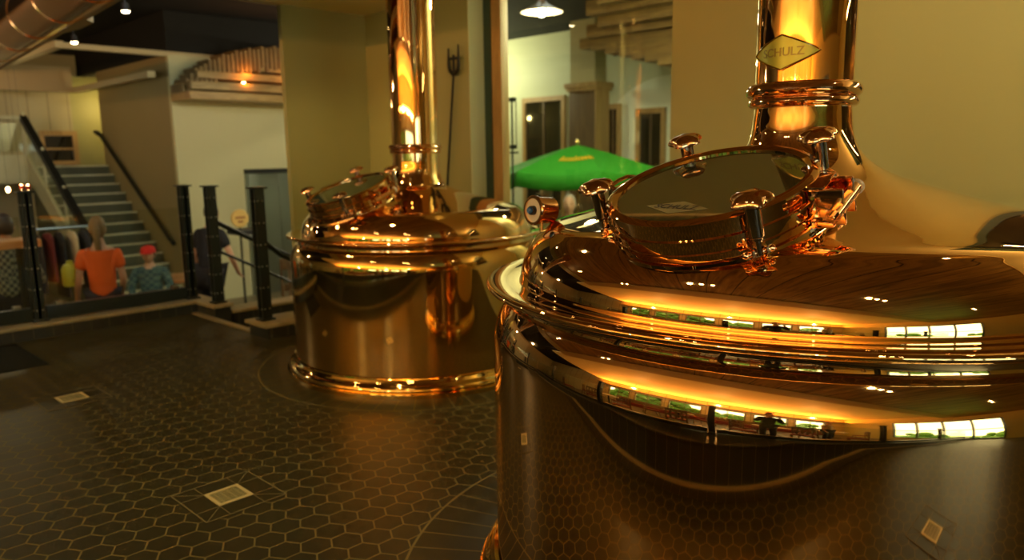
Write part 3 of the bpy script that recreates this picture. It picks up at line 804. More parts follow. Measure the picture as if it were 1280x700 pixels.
# round sign on a host stand, bar counter, chairs
sg = thing('host_stand', 'host stand with a round yellow sign in front of the steel doors', 'host stand', (-10.6, 5.55, LF))
p = on(300, 273, 'x', -10.6)
L = Matrix.Translation(p) @ Matrix.Rotation(PI / 2, 4, 'Y')
o = MB().lathe([[(0, .012), (.125, .012), (.135, .004), (.135, -.012), (0, -.012)]], 40, mt=L).build('round_sign', 'sign', sg, world=True)
pr = MB()
for k in range(5): pr.box((p.x + .0125, p.y - .075 + k * .031, p.z - .005), (p.x + .014, p.y - .052 + k * .031, p.z + .028))
pr.box((p.x + .0125, p.y - .04, p.z - .06), (p.x + .014, p.y + .04, p.z - .035)); pr.build('sign_print', 'signink', o, world=True)
MB().cyl((p.x - .02, p.y, LF + .03), (p.x - .02, p.y, p.z - .1), .016, seg=10).build('pole', 'iron', sg, world=True)
MB().lathe([[(0, .03), (.17, .03), (.20, .0)]], 24, mt=Matrix.Translation((p.x - .02, p.y, LF))).build('base', 'iron', sg, world=True)
B((p.x - .25, p.y - .10, p.z - .24), (p.x + .12, p.y + .32, p.z - .17), .01).build('shelf', 'black', sg, world=True)

def chair_parts(t, seatm='darkred', legm='wooddark'):
    t.scale = (1.2, 1.2, 1.2)
    MB().box((-.21, -.21, .43), (.21, .21, .48), .018).build('seat', seatm, t)
    b = MB(); b.box((-.20, .185, .86), (.20, .215, .98), .01); b.box((-.17, .19, .62), (.17, .21, .70), .006)
    for k in (-.1, 0, .1): b.box((k - .02, .19, .48), (k + .02, .21, .87))
    b.build('backrest', legm, t)
    for sx in (-1, 1):
        MB().tube([(sx * .185, -.185, .44), (sx * .19, -.195, 0)], [.019, .014], 10).build('leg', legm, t)
        MB().tube([(sx * .19, .20, .98), (sx * .185, .195, .44), (sx * .19, .25, 0)], [.014, .019, .014], 10).build('leg', legm, t)
def chair(label, x, y, rz, group, z=LF):
    t = thing('dining_chair', label, 'chair', (x, y, z), rz, group); chair_parts(t); return t
chair('dark wooden chair beside the person in black behind the fence posts', -8.7, 4.95, .8, None)
def table(label, x, y, r, h, group=None, z=LF, linen=False):
    t = thing('pedestal_table', label, 'table', (x, y, z), 0, group); t.scale = (1.2, 1.2, 1.2)
    MB().lathe([[(0, h), (r - .01, h), (r, h - .01), (r, h - .03), (r - .01, h - .035), (0, h - .035)]], 48).build('tabletop', 'counter' if not linen else 'tablewhite', t)
    MB().lathe([[(.035, h - .035), (.035, .06), (.06, .05)], [(0, .05), (.05, .05), (.26, .02), (.27, 0)]], 28).build('pedestal', 'iron', t)
    return t
table('small round table with an orange-brown top beside the child in the red cap', -10.45, 4.3, .32, .74)

# bar counter at the far left and its things
p0 = on(48, 306, 'x', -8.25)
bc = thing('bar_counter', 'high counter with an orange-brown wooden top on a dark post at the left edge', 'counter', (-8.3, 1.2, LF))
B((-8.50, .2, .70), (-8.12, p0.y, .775), .012).build('countertop', 'counter', bc, world=True)
for yy in (p0.y - .12, .5): B((-8.36, yy - .05, LF), (-8.24, yy + .05, .70), .008).build('leg', 'iron', bc, world=True)
B((-8.42, .3, LF), (-8.22, p0.y - .06, LF + .05)).build('foot', 'iron', bc, world=True)
for (x, y, nm) in ((10, 237, 'leftmost of the three'), (27, 234, 'middle of the three'), (35, 234, 'rightmost of the three')):
    p = on(x, y, 'x', -9.2)
    t = thing('candle_lamp', nm + ' small glowing lamps hanging above the bar counter', 'lamp', tuple(p), 0, 'small glowing lamps above the counter')
    MB().ball((0, 0, 0), (.018, .018, .028), 12).build('flame', 'candle', t); MB().lathe([[(.0, -.025), (.018, -.025), (.022, 0), (.02, .02)]], 16).build('glass_cup', 'red' if x > 20 else 'glass', t)
    MB().cyl((0, 0, .05), (0, 0, max(.3, 2.44 - p.z)), .0012, seg=6).build('cord', 'black', t)
# coat rack behind the orange shirt
cr = thing('coat_rack', 'metal rail rack with dark coats hanging left of the woman in orange', 'coat rack', (-10.2, 2.75, LF))
for yy in (2.35, 3.15): MB().tube([(-10.2, yy, LF), (-10.2, yy, .72)], .018, 8).build('upright', 'steel', cr, world=True)
MB().cyl((-10.2, 2.35, .70), (-10.2, 3.15, .70), .018, seg=8).build('rail', 'steel', cr, world=True)
for yy in (2.35, 3.15): MB().bar((-10.5, yy, LF + .02), (-9.9, yy, LF + .02), .05, .03).build('foot', 'steel', cr, world=True)
for k, (yy, mm, hh_) in enumerate(((2.46, 'blackcloth', .72), (2.58, 'darkred', .60), (2.70, 'blackcloth', .80), (2.84, 'tan', .66), (2.97, 'denim', .75))):
    t = thing('hanging_coat', ['black coat at the left end of the rack', 'maroon jacket hanging second from the left on the rack', 'long black coat in the middle of the rack', 'tan coat on the right half of the rack', 'dark blue-black coat at the right end of the rack'][k], 'coat', (-10.2, yy, .68 - hh_), 0, 'coats on the rack')
    c = MB(); bmv = c.bm
    ring = []
    for (z_, w_, d_) in ((0, .24, .045), (hh_ * .5, .22, .05), (hh_ * .85, .20, .045), (hh_ * .93, .12, .035), (hh_ - .03, .05, .03)):
        ring.append([bmv.verts.new((w_ * math.cos(2 * PI * j / 20) * (1 + .06 * math.sin(5 * j)), d_ * math.sin(2 * PI * j / 20), z_)) for j in range(20)])
    for i in range(len(ring) - 1):
        for j in range(20): bmv.faces.new((ring[i][j], ring[i][(j + 1) % 20], ring[i + 1][(j + 1) % 20], ring[i + 1][j]))
    bmv.faces.new(ring[0][::-1]); bmv.faces.new(ring[-1]); c.build('coat_body', mm, t)
    MB().tube([(0, 0, hh_ - .04), (0, 0, hh_ - .005), (.015, 0, hh_ + .02), (0, 0, hh_ + .04)], .004, 6).build('hanger_hook', 'steel', t)
p = on(94, 345, 'x', -8.75)
t = thing('yellow_jug', 'yellow plastic jug held low beside the woman in orange', 'jug', (-8.68, p.y - .06, p.z - .09))
MB().lathe([[(0, 0), (.07, 0), (.08, .02), (.082, .18), (.06, .225), (.03, .24)], [(.03, .24), (.032, .265), (0, .265)]], 24).build('jug_body', 'yellowbag', t)
MB().tube([(.07, 0, .20), (.115, 0, .18), (.115, 0, .09), (.078, 0, .06)], .012, 8).build('handle', 'yellowbag', t)

# ------------------------------------------------------------------ people
def skin_mesh(verts, edges, radii, sub=2):
    me = bpy.data.meshes.new('tmp'); me.from_pydata(verts, edges, []); o = bpy.data.objects.new('tmp', me); COL.objects.link(o)
    md = o.modifiers.new('skin', 'SKIN'); md.use_smooth_shade = True; md.branch_smoothing = .4
    for i, r_ in enumerate(radii):
        sv = me.skin_vertices[0].data[i]; sv.radius = (r_, r_) if not isinstance(r_, tuple) else r_; sv.use_root = (i == 0)
    s2 = o.modifiers.new('sub', 'SUBSURF'); s2.levels = s2.render_levels = sub
    dg = bpy.context.evaluated_depsgraph_get(); dg.update(); m2 = bpy.data.meshes.new_from_object(o.evaluated_get(dg))
    bpy.data.objects.remove(o); bpy.data.meshes.remove(me); return m2
def human(name, label, loc, rz, h, shirt, trousers, hair, pose='stand', arms=None, hat=None, sleeves='short', long_hair=False, head_turn=0., lean=0., group=None):
    k = h / 1.70
    t = thing(name, label, 'person', loc, rz, group); t.scale = (.86, .92, 1) if h > 1.7 else (1.12, 1.12, 1)
    if pose == 'sit':
        dz = -.42; hip = .50
        legs = lambda s: [(s * .095, 0, hip), (s * .12, -.42, hip + .02), (s * .12, -.40, .09), (s * .125, -.54, .03)]
    else:
        dz = 0; hip = .92
        legs = lambda s: [(s * .09, 0, hip), (s * .105, -.015, .50), (s * .11, .02, .09), (s * .125, -.13, .03)]
    def T(p):  # torso lean about the hip
        x, y, z = p; z2 = z + dz; c_, s2 = math.cos(lean), math.sin(lean)
        return (x, y * c_ - (z2 - hip) * s2, hip + (z2 - hip) * c_ + y * s2)
    J = {'pelvis': (0, 0, hip), 'waist': T((0, 0, 1.08)), 'chest': T((0, .01, 1.27)), 'upper': T((0, .01, 1.38)), 'neck': T((0, 0, 1.47)), 'head': T((0, -.01, 1.54))}
    arms = arms or {}
    dflt = {-1: [(-.215, .03, 1.11), (-.21, -.07, .88)], 1: [(.215, .03, 1.11), (.21, -.07, .88)]}
    V = []; E = []; R = []
    def add(p, r_, par=None):
        V.append(tuple(q * k for q in p)); R.append(r_ * k); i = len(V) - 1
        if par is not None: E.append((par, i))
        return i
    a = add(J['pelvis'], .135); w = add(J['waist'], .118, a); c = add(J['chest'], .145, w); u = add(J['upper'], .092, c); nk = add(J['neck'], .052, u); hd_ = add(J['head'], .055, nk)
    armpts = {}
    for s in (-1, 1):
        sh_ = T((s * .158, .01, 1.380)); el, wr_ = [T(q) for q in arms.get(s, dflt[s])]
        i = add(sh_, .046, u); j = add(el, .040, i); l_ = add(wr_, .027, j)
        armpts[s] = (sh_, el, wr_)
        d = (Vector(wr_) - Vector(el)).normalized(); sd = d.cross(Vector((0, 1, 0.01))).normalized(); up_ = d.cross(sd)
        pm = add(tuple(Vector(wr_) + d * .055), .030, l_)
        for q in range(4):
            off = sd * ((q - 1.5) * .019); b0 = Vector(wr_) + d * .095 + off; L_ = (.062, .070, .066, .052)[q]
            i1 = add(tuple(b0), .0095, pm); i2 = add(tuple(b0 + d * L_ * .5 + up_ * .008), .0088, i1); add(tuple(b0 + d * L_ * .9 + up_ * .026), .0075, i2)
        tb = add(tuple(Vector(wr_) + d * .045 + sd * .038), .011, pm); add(tuple(Vector(wr_) + d * .085 + sd * .055 + up_ * .012), .009, tb)
        LP = legs(s); p_ = a; rr = (.085, .056, .038, .034)
        for q, pt_ in enumerate(LP): p_ = add(pt_, rr[q], p_)
    me = skin_mesh(V, E, R, 2)
    b = MB(); b.bm.from_mesh(me); bpy.data.meshes.remove(me)
    hc = Vector(T((0, -.02, 1.605))) * k
    HM = Matrix.Translation(hc) @ Matrix.Rotation(head_turn, 4, 'Z') @ Matrix.Diagonal((k, k, k, 1))
    n0 = len(b.bm.verts); b.ball((0, 0, 0), (.076, .095, .115), 36)
    b.bm.verts.ensure_lookup_table()
    for v in list(b.bm.verts)[n0:]:
        x, y, z = v.co
        if y < 0:
            f = -y / .095
            y -= .024 * math.exp(-((x / .014) ** 2 + ((z + .015) / .026) ** 2))       # nose
            for sx in (-1, 1): y += .011 * math.exp(-(((x - sx * .032) / .016) ** 2 + ((z - .012) / .013) ** 2))   # eye sockets
            y -= .005 * math.exp(-((x / .026) ** 2 + ((z + .060) / .008) ** 2))        # lips
            y -= .008 * math.exp(-((x / .03) ** 2 + ((z + .098) / .018) ** 2))         # chin
        if z < -.03: x *= 1 - .28 * min(1, (-.03 - z) / .085)
        v.co = HM @ Vector((x, y, z))
    for sx in (-1, 1): b.ball((sx * .077, .008, -.005), (.010, .020, .032), 12, mt=HM)
    for sx in (-1, 1): pass
    o = b.build('body', 'skin', t, angle=180)
    rm = o.modifiers.new('remesh', 'REMESH'); rm.mode = 'VOXEL'; rm.voxel_size = .0075; rm.use_smooth_shade = True
    for sx in (-1, 1):
        e = MB(); e.ball((sx * .032, -.078, .012), (.011, .008, .007), 10, mt=HM); e.build('eye', 'black', t)
    # hair
    hb = MB(); n1 = 0; hb.ball((0, .010, .014), (.085, .100, .114), 30)
    for v in list(hb.bm.verts):
        if v.co.y < -.035 and v.co.z < .075: v.co.y = -.035 + (v.co.y + .035) * .12
        if v.co.z < -.07 and not long_hair: v.co.z = -.07 + (v.co.z + .07) * .2
        v.co = HM @ v.co
    if long_hair:
        hb.tube([HM @ Vector(q) for q in ((0, .09, .04), (0, .135, -.0), (.005, .135, -.10), (.0, .12, -.20), (0, .11, -.27))], [.02 * k, .032 * k, .036 * k, .028 * k, .008], 14)
    hb.build('hair', hair, t)
    if hat:
        hm = MB(); hm.lathe([[(.092, .035), (.094, .07), (.080, .112), (.045, .137), (0, .143)], [(.092, .035), (.0, .035)]], 32, mt=HM @ Matrix.Diagonal((1, 1.14, 1, 1)))
        hm.box((-.065, -.185, .036), (.065, -.07, .046), .01, mt=HM); hm.build('cap', hat, t)
    # shirt: torso shell with sleeves
    V2 = []; E2 = []; R2 = []
    def add2(p, r_, par=None):
        V2.append(tuple(q * k for q in p)); R2.append(r_ * k); i = len(V2) - 1
        if par is not None: E2.append((par, i))
        return i
    c0 = add2(T((0, .01, 1.25)), .164); w0 = add2(T((0, 0, 1.08)), .140, c0); p0_ = add2(T((0, 0, .93)), .156, w0); u0 = add2(T((0, .01, 1.378)), .142, c0); n0_ = add2(T((0, .005, 1.440)), .078, u0)
    for s in (-1, 1):
        sh_, el, wr_ = armpts[s]; i = add2(sh_, .084, u0)
        if sleeves == 'short': add2(tuple(Vector(sh_).lerp(Vector(el), .62)), .062, i)
        else: j = add2(el, .052, i); add2(tuple(Vector(el).lerp(Vector(wr_), .85)), .040, j)
    m2 = skin_mesh(V2, E2, R2, 2); sb = MB(); sb.bm.from_mesh(m2); bpy.data.meshes.remove(m2); sb.build('shirt', shirt, t, angle=180)
    V2, E2, R2 = [], [], []
    a2 = add2((0, 0, hip + .03), .150)
    for s in (-1, 1):
        LP = legs(s); q1 = add2(LP[0], .098, a2); q2 = add2(LP[1], .073, q1); add2(tuple(Vector(LP[2]) + Vector((0, 0, .02))), .060, q2)
    m2 = skin_mesh(V2, E2, R2, 2); sb = MB(); sb.bm.from_mesh(m2); bpy.data.meshes.remove(m2); sb.build('trousers', trousers, t, angle=180)
    for s in (-1, 1):
        LP = legs(s); q3 = Vector(LP[2]) * k; q4 = Vector(LP[3]) * k
        MB().tube([(q3.x, q3.y + .05 * k, .045), (q3.x, q3.y, .055), ((q3.x + q4.x) / 2, (q3.y + q4.y) / 2, .05), (q4.x, q4.y - .03, .03)], [.03, .046, .046, .03], 12).build('shoe', 'blackcloth', t)
    return t
PW = on(123, 300, 'x', -8.55)
human('person', 'woman with a ponytail in an orange T-shirt, her back turned, behind the glass fence', (-8.55, PW.y, LF), math.radians(-112), 1.90, 'orange', 'denim', 'hair_blond', hat=None, long_hair=True,
      arms={-1: [(-.21, .02, 1.12), (-.17, -.16, .98)], 1: [(.235, .03, 1.12), (.27, -.06, .88)]})
PC = on(186, 320, 'x', -9.6)
human('person', 'small child in a red cap and teal plaid shirt beside the woman in orange', (-9.6, PC.y, LF), math.radians(60), 1.42, 'plaid_teal', 'denim', 'hair_dark', hat='redcap', sleeves='long',
      arms={-1: [(-.24, -.05, 1.12), (-.16, -.28, 1.02)], 1: [(.24, -.05, 1.12), (.2, -.28, 1.02)]})
PB = on(258, 300, 'x', -9.3)
human('person', 'person in black clothes leaning forward behind the two fence posts', (-9.3, PB.y, LF), math.radians(-150), 1.94, 'blackcloth', 'blackcloth', 'hair_dark', lean=.18,
      arms={-1: [(-.28, -.06, 1.12), (-.20, -.30, .98)], 1: [(.28, -.06, 1.10), (.24, -.28, .94)]})
PD = on(12, 300, 'x', -9.0)
human('person', 'person in a grey checked shirt seated behind the counter at the left edge', (-9.05, PD.y - .02, LF), math.radians(-110), 1.95, 'plaid_grey', 'denim', 'hair_dark', sleeves='long',
      arms={-1: [(-.27, -.05, 1.10), (-.16, -.28, 1.08)], 1: [(.27, -.05, 1.10), (.2, -.26, 1.0)]})

# ------------------------------------------------------------------ beyond the window: covered patio and pale facade
FY = 12.0
def fp(x, y, yy=FY): return on(x, y, 'y', yy)
struct('wall_back', B((-19.8, FY, LF), (6.6, FY + .15, 4.8)), 'facade')
struct('ceiling', B((-6.34, 4.70, 4.3), (6.6, 12.1, 4.4)), 'darkceil')
struct('wall_right', B((-2.78, 4.71, LF), (-2.68, 12.0, 4.3)), 'facade')
def door(n, label, xa, xb, yt, hinge=True):
    a = fp(xa, yt); b = fp(xb, yt); zt = (a.z + b.z) / 2
    t = struct('door_%d' % n, B((a.x + .08, FY - .03, LF), (b.x - .08, FY, zt - .08)), 'darkpane')
    f = MB(); f.box((a.x, FY - .07, LF), (a.x + .09, FY, zt)); f.box((b.x - .09, FY - .07, LF), (b.x, FY, zt)); f.box((a.x, FY - .075, zt - .10), (b.x, FY, zt))
    f.build('frame', 'wood', t)
    r_ = MB(); m_ = (a.x + b.x) / 2; r_.box((a.x + .09, FY - .05, .25), (b.x - .09, FY - .028, .33)); r_.box((m_ - .02, FY - .05, LF), (m_ + .02, FY - .028, zt - .1)); r_.build('rail', 'wooddark', t)
door(1, '', 655, 708, 121); door(2, '', 758, 778, 130); door(3, '', 797, 834, 135)
a = fp(712, 104, 11.3); b = fp(760, 104, 11.3)
a = on(711, 104, 'y', 11.2); b = on(745, 104, 'y', 11.2); PYB = on(762, 104, 'x', b.x).y
cp = struct('wall_back', B((a.x + .02, 11.22, 2.0), (b.x - .04, PYB - .05, 4.3)), 'pillarpaint')
pl_ = thing('pillar_casing', 'panelled oak casing with a moulded cap round the foot of the pillar', 'pillar', (a.x + .4, 11.2, LF))
zc = (a.z + b.z) / 2
B((a.x, 11.205, LF), (b.x - .02, PYB - .02, zc - .12), .01).build('casing', 'wooddark', pl_, world=True)
B((b.x - .03, 11.20, LF), (b.x, PYB, zc - .12), .01).build('side_board', 'wood', pl_, world=True)
c = MB(); c.box((a.x - .04, 11.16, zc - .14), (b.x + .04, PYB + .03, zc - .08), .01); c.box((a.x - .07, 11.13, zc - .08), (b.x + .07, PYB + .05, zc + .01), .015); c.build('cap_moulding', 'wood', pl_, world=True)
# shallow white arch on the facade
ar = MB(); n = 28; xa = fp(758, 130).x; xb = xa + 2.9; zb = 1.9; zt = fp(800, 97).z
pts = [(xa, LF)] + [(xa + (xb - xa) * i / n, zb + (zt - zb) * math.sin(PI * i / n) ** .45) for i in range(n + 1)] + [(xb, LF)]
fr = [ar.bm.verts.new((x, FY - .012, z)) for x, z in pts]; bk = [ar.bm.verts.new((x, FY, z)) for x, z in pts]
ar.bm.faces.new(fr)
for i in range(len(pts)): ar.bm.faces.new((fr[i], fr[(i + 1) % len(pts)], bk[(i + 1) % len(pts)], bk[i]))
struct('trim_28', ar, 'arch')
# stepped timber vault over the patio, top right of the window
tv = thing('timber_vault', 'stepped vault of heavy timber beams over the patio at the top right of the window', 'canopy', (-7.4, 9.6, 3.0))
steps = [(740, 64), (755, 66), (772, 70), (790, 73), (806, 77), (822, 80), (838, 84)]
for i, (x, y) in enumerate(steps):
    p = on(x, y, 'y', 10.6 - i * .14)
    MB().box((p.x, 10.25 - i * .14, p.z), (-2.8, 10.6 - i * .14, p.z + .17), .02).build('beam', 'woodxx', tv, world=True)
for i in range(4):
    p = on(742 + (i % 2) * 14, 50 - i * 14, 'y', 10.3 - i * .4)
    MB().box((p.x, p.y - .2, p.z), (-2.8, p.y, p.z + .22), .02).build('cross_beam', 'woodxx', tv, world=True)
p = on(769, 68, 'y', 10.8)
t = thing('security_camera', 'small dark dome camera under the timber vault', 'camera', tuple(p))
MB().lathe([[(0, .10), (.06, .10), (.07, .03)]], 20).build('housing', 'white', t); MB().ball((0, 0, .03), (.062, .062, .06), 16).build('dome', 'black', t)
# pendant lamp
p = on(677, 14, 'y', 6.5)
t = thing('pendant_lamp', 'lit pendant lamp with a wide shallow enamel shade at the top of the window', 'lamp', (p.x, 6.5, p.z))
MB().lathe([[(.03, .13), (.05, .10), (.08, .075), (.15, .035), (.235, -.005)], [(.235, -.005), (.24, -.012), (.232, -.012)]], 48).build('shade', 'lampshade', t)
MB().lathe([[(.0, .09), (.07, .062), (.14, .022), (.230, -.012)]], 48).build('shade_lining', 'whitelamp', t)
MB().ball((0, 0, -.005), (.045, .045, .06), 20).build('bulb', 'bulb', t); MB().cyl((0, 0, .10), (0, 0, 4.3 - p.z), .014, seg=10).build('stem', 'iron', t)
point((p.x, 6.5, p.z - .16), 40, (1, .82, .55), .05)
# umbrella
def parasol():
    p = on(722, 181, 'y', 8.2); C = Vector((p.x, 8.2, LF)); zt = p.z; le = on(645, 216, 'y', 8.2); re = on(805, 212, 'y', 8.2)
    R = (re.x - le.x) / 2 * .98; ze = (le.z + re.z) / 2 + .03
    t = thing('patio_umbrella', 'open green patio umbrella with yellow lettering on its panel', 'umbrella', tuple(C))
    c = MB(); n = 6; m_ = 8; a0 = .42
    def P(i, j):   # i around (n*m_), j out
        a = a0 + 2 * PI * i / (n * m_); f = j / 8
        seg = (i % m_) / m_; poly = math.cos(PI / n) / math.cos((seg - .5) * 2 * PI / n)
        r_ = R * f * poly; sag = .05 * math.sin(PI * seg) * f
        return (r_ * math.cos(a), r_ * math.sin(a), zt - LF - (zt - ze) * (f ** 1.12) - sag)
    rows = [[c.bm.verts.new(P(i, j)) for i in range(n * m_)] for j in range(1, 9)]
    top = c.bm.verts.new((0, 0, zt - LF))
    K = n * m_
    for i in range(K): c.bm.faces.new((top, rows[0][i], rows[0][(i + 1) % K]))
    for j in range(7):
        for i in range(K): c.bm.faces.new((rows[j][i], rows[j][(i + 1) % K], rows[j + 1][(i + 1) % K], rows[j + 1][i]))
    val = [c.bm.verts.new((v.co.x * 1.005, v.co.y * 1.005, v.co.z - .20)) for v in rows[7]]
    for i in range(K):
        if (i % m_) != 7: c.bm.faces.new((rows[7][i], rows[7][(i + 1) % K], val[(i + 1) % K], val[i]))
        else: c.bm.faces.new((rows[7][i], rows[7][(i + 1) % K], val[(i + 1) % K], val[i]))
    o = c.build('canopy', 'umbrella', t, angle=20); sm = o.modifiers.new('thick', 'SOLIDIFY'); sm.thickness = .006
    MB().cyl((0, 0, 0), (0, 0, zt - LF + .02), .02, seg=14).build('pole', 'wood', t); MB().ball((0, 0, zt - LF + .04), (.03, .03, .05), 14).build('finial', 'brass', t)
    for i in range(n):
        q = P(i * m_, 8); q0 = P(i * m_, 1); MB().tube([(q0[0], q0[1], q0[2] - .03), (q[0] * .98, q[1] * .98, q[2] - .02)], .008, 6).build('rib', 'wood', t)
    MB().lathe([[(0, .08), (.12, .08), (.24, .03), (.25, 0)]], 32).build('base', 'iron', t)
    # blurred yellow lettering along the panel that faces the window
    lt = MB(); rnd = random.Random(3)
    dirv = (O - C); dirv.z = 0; dirv.normalize(); al = math.atan2(dirv.y, dirv.x)
    for k_ in range(11):
        a = al - .40 + k_ * .072
        def S(f, aa):
            da = (aa - a0) % (2 * PI / n); poly = math.cos(PI / n) / math.cos(da - PI / n); r_ = R * f * poly
            return Vector((r_ * math.cos(aa), r_ * math.sin(aa), zt - LF - (zt - ze) * (f ** 1.12) - .05 * math.sin(PI * da / (2 * PI / n)) * f + .012))
        hh_ = .15 if k_ in (0, 5) else .11
        f0, f1 = .62, .62 - hh_
        w_ = .026
        q = [S(f0, a - w_), S(f0, a + w_), S(f1, a + w_ * .8), S(f1, a - w_ * .8)]
        vs = [lt.bm.verts.new(v) for v in q]; lt.bm.faces.new(vs)
    lt.build('lettering', 'yellow', o)
    return C
UC = parasol()
table('patio table under the green umbrella', UC.x + .02, UC.y, .5, .72, z=LF) if False else None
pt = thing('patio_table', 'round patio table round the pole of the green umbrella', 'table', (UC.x, UC.y, LF)); pt.scale = (1.2, 1.2, 1.2)
MB().lathe([[(.03, .74), (.50, .74), (.51, .73), (.50, .705), (.03, .705)]], 40).build('tabletop', 'wood', pt)
for k in range(4): MB().tube([(.3 * math.cos(k * PI / 2 + .6), .3 * math.sin(k * PI / 2 + .6), .71), (.42 * math.cos(k * PI / 2 + .6), .42 * math.sin(k * PI / 2 + .6), 0)], .018, 8).build('leg', 'iron', pt)
p = on(712, 262, 'y', 7.45); human('person', 'grey-haired person in a pink plaid shirt under the green umbrella', (p.x, 7.45, LF), math.radians(35), 1.96, 'plaid_pink', 'denim', 'hair_grey')
p = on(684, 262, 'y', 8.7); human('person', 'person in a tan cap and tan shirt under the left side of the umbrella', (p.x, 8.7, LF), math.radians(10), 1.96, 'tan', 'denim', 'hair_grey', hat='tan')
p = on(748, 290, 'y', 6.75); human('person', 'seated person in orange just left of the big kettle hatch', (p.x, 6.75, LF), math.radians(-60), 1.96, 'orange', 'denim', 'hair_dark', pose='sit')
ch = thing('patio_chair', 'patio chair under the person in orange beside the umbrella table', 'chair', (p.x, 6.75, LF), math.radians(-60)); chair_parts(ch, 'wood', 'wooddark')
# tall thin lantern post beside the window frame
p = on(640, 150, 'y', 7.2); q = on(640, 122, 'y', 7.2); q2 = on(640, 186, 'y', 7.2)
t = thing('lantern_post', 'thin black post with a narrow lantern close to the left window frame', 'lamp post', (p.x, 7.2, LF))
MB().cyl((0, 0, 0), (0, 0, q.z - LF), .014, seg=10).build('post', 'iron', t)
b = MB(); b.box((-.05, -.045, q2.z - LF), (.04, .045, q2.z - LF + .05)); b.box((-.05, -.045, q.z - LF - .05), (.04, .045, q.z - LF))
for sx in (-.05, .03):
    for sy in (-.045, .035): b.box((sx, sy, q2.z - LF), (sx + .01, sy + .01, q.z - LF))
b.build('lantern_cage', 'iron', t); MB().lathe([[(0, .02), (.10, .0), (.0, -.01)]], 16).build('base', 'iron', t)
MB().cyl((-.12, 0, q2.z - LF - .05), (.10, 0, q2.z - LF - .05), .012, seg=8).build('arm', 'iron', t)

# ------------------------------------------------------------------ room behind the camera (shown by the mirrors of copper)
def holes_x(name, y0, y1, x0, x1, z0, z1, wins, m):
    """wall along x with window openings [(xa, xb, za, zb)]"""
    mb = MB(); cur = x0
    for (xa, xb, za, zb) in wins:
        mb.box((cur, y0, z0), (xa, y1, z1)); mb.box((xa, y0, z0), (xb, y1, za)); mb.box((xa, y0, zb), (xb, y1, z1)); cur = xb
    mb.box((cur, y0, z0), (x1, y1, z1)); return struct(name, mb, m)
wins = [(-7.3 + i * 2.15, -5.65 + i * 2.15, .45, 2.0) for i in range(6)]
holes_x('wall_front', -7.1, -6.98, -19.8, 6.6, LF, 3.9, wins, 'panelwall')
for i, (xa, xb, za, zb) in enumerate(wins):
    f = MB()
    f.box((xa - .06, -7.0, za - .06), (xb + .06, -6.93, za)); f.box((xa - .06, -7.0, zb), (xb + .06, -6.93, zb + .06)); f.box((xa - .06, -7.0, za), (xa, -6.93, zb)); f.box((xb, -7.0, za), (xb + .06, -6.93, zb))
    f.box(((xa + xb) / 2 - .02, -7.03, za), ((xa + xb) / 2 + .02, -6.98, zb)); f.box((xa, -7.03, (za + zb) / 2 - .02), (xb, -6.98, (za + zb) / 2 + .02))
    o = struct('window_%d' % (i + 3), f, 'wooddark'); B((xa, -7.06, za), (xb, -7.05, zb)).build('pane', 'windowglass', o)
# right wall with one wide window of four lights
mb = MB(); Y0, Y1 = -3.6, 1.1; Z0, Z1 = .1, 2.35
mb.box((6.48, -7.1, LF), (6.6, Y0, 3.9)); mb.box((6.48, Y1, LF), (6.6, 12.1, 4.4)); mb.box((6.48, Y0, LF), (6.6, Y1, Z0)); mb.box((6.48, Y0, Z1), (6.6, Y1, 3.9))
struct('wall_right', mb, 'wall')
f = MB(); f.box((6.44, Y0, Z0 - .05), (6.56, Y1, Z0 + .03)); f.box((6.44, Y0, Z1 - .05), (6.56, Y1, Z1 + .03)); f.box((6.46, Y0, 1.15), (6.54, Y1, 1.21))
for k in range(5):
    y = Y0 + k * (Y1 - Y0) / 4; f.box((6.44, y - .04, Z0), (6.56, y + .04, Z1))
o = struct('window_9', f, 'framegreen'); B((6.52, Y0, Z0), (6.53, Y1, Z1)).build('pane', 'windowglass', o)
struct('floor', B((-30, -24, -1.2), (26, -7.1, -1.05)), 'foliage'); struct('floor', B((6.6, -7.1, -1.2), (26, 12.1, -1.05)), 'foliage')
def hedge(x0, x1, y0, y1, h_, label):
    t = thing('hedge', label, 'hedge', ((x0 + x1) / 2, (y0 + y1) / 2, -1.05)); rnd = random.Random(5)
    c = MB()
    for i in range(int(14 * (x1 - x0) * h_ / 2) + 25):
        c.ball((rnd.uniform(x0, x1), rnd.uniform(y0, y1), -1.05 + rnd.uniform(.2, h_)), rnd.uniform(.3, .6), 10)
    c.build('foliage', 'foliage', t, world=True)
hedge(-9, -2.5, -10.3, -9.5, 4.6, 'added green hedge, made tall to darken the windows behind the booth bench')  # unseen directly; its height is there to darken these windows
hedge(-2.5, 6, -10.5, -9.5, 2.4, 'low green hedge outside the brighter small windows, seen mirrored in the big kettle')
hedge(10, 11, -6, 3, 1.5, 'green hedge outside the wide bright window, seen mirrored in the big kettle')
# cove with warm strip along the front wall
struct('trim_21', B((-8.5, -6.98, 2.30), (6.48, -6.60, 2.35)), 'soffit'); struct('trim_22', B((-8.5, -6.62, 2.35), (6.48, -6.60, 2.41)), 'soffit')
cv = thing('cove_light', 'glowing orange strip light in the ceiling cove, mirrored as a bright copper band', 'light', (-1., -6.85, 2.35))
B((-8.4, -6.94, 2.35), (6.4, -6.80, 2.37)).build('strip', 'cove', cv, world=True)
area('cove_glow', (-1.0, -6.85, 2.40), (-1.0, -5.4, 3.12), 14.5, .10, 1500, (1, .38, .085))
struct('floor', B((-8.5, -6.98, LF), (6.48, -.52, -.35)), 'frontfloor')
FF = -.35
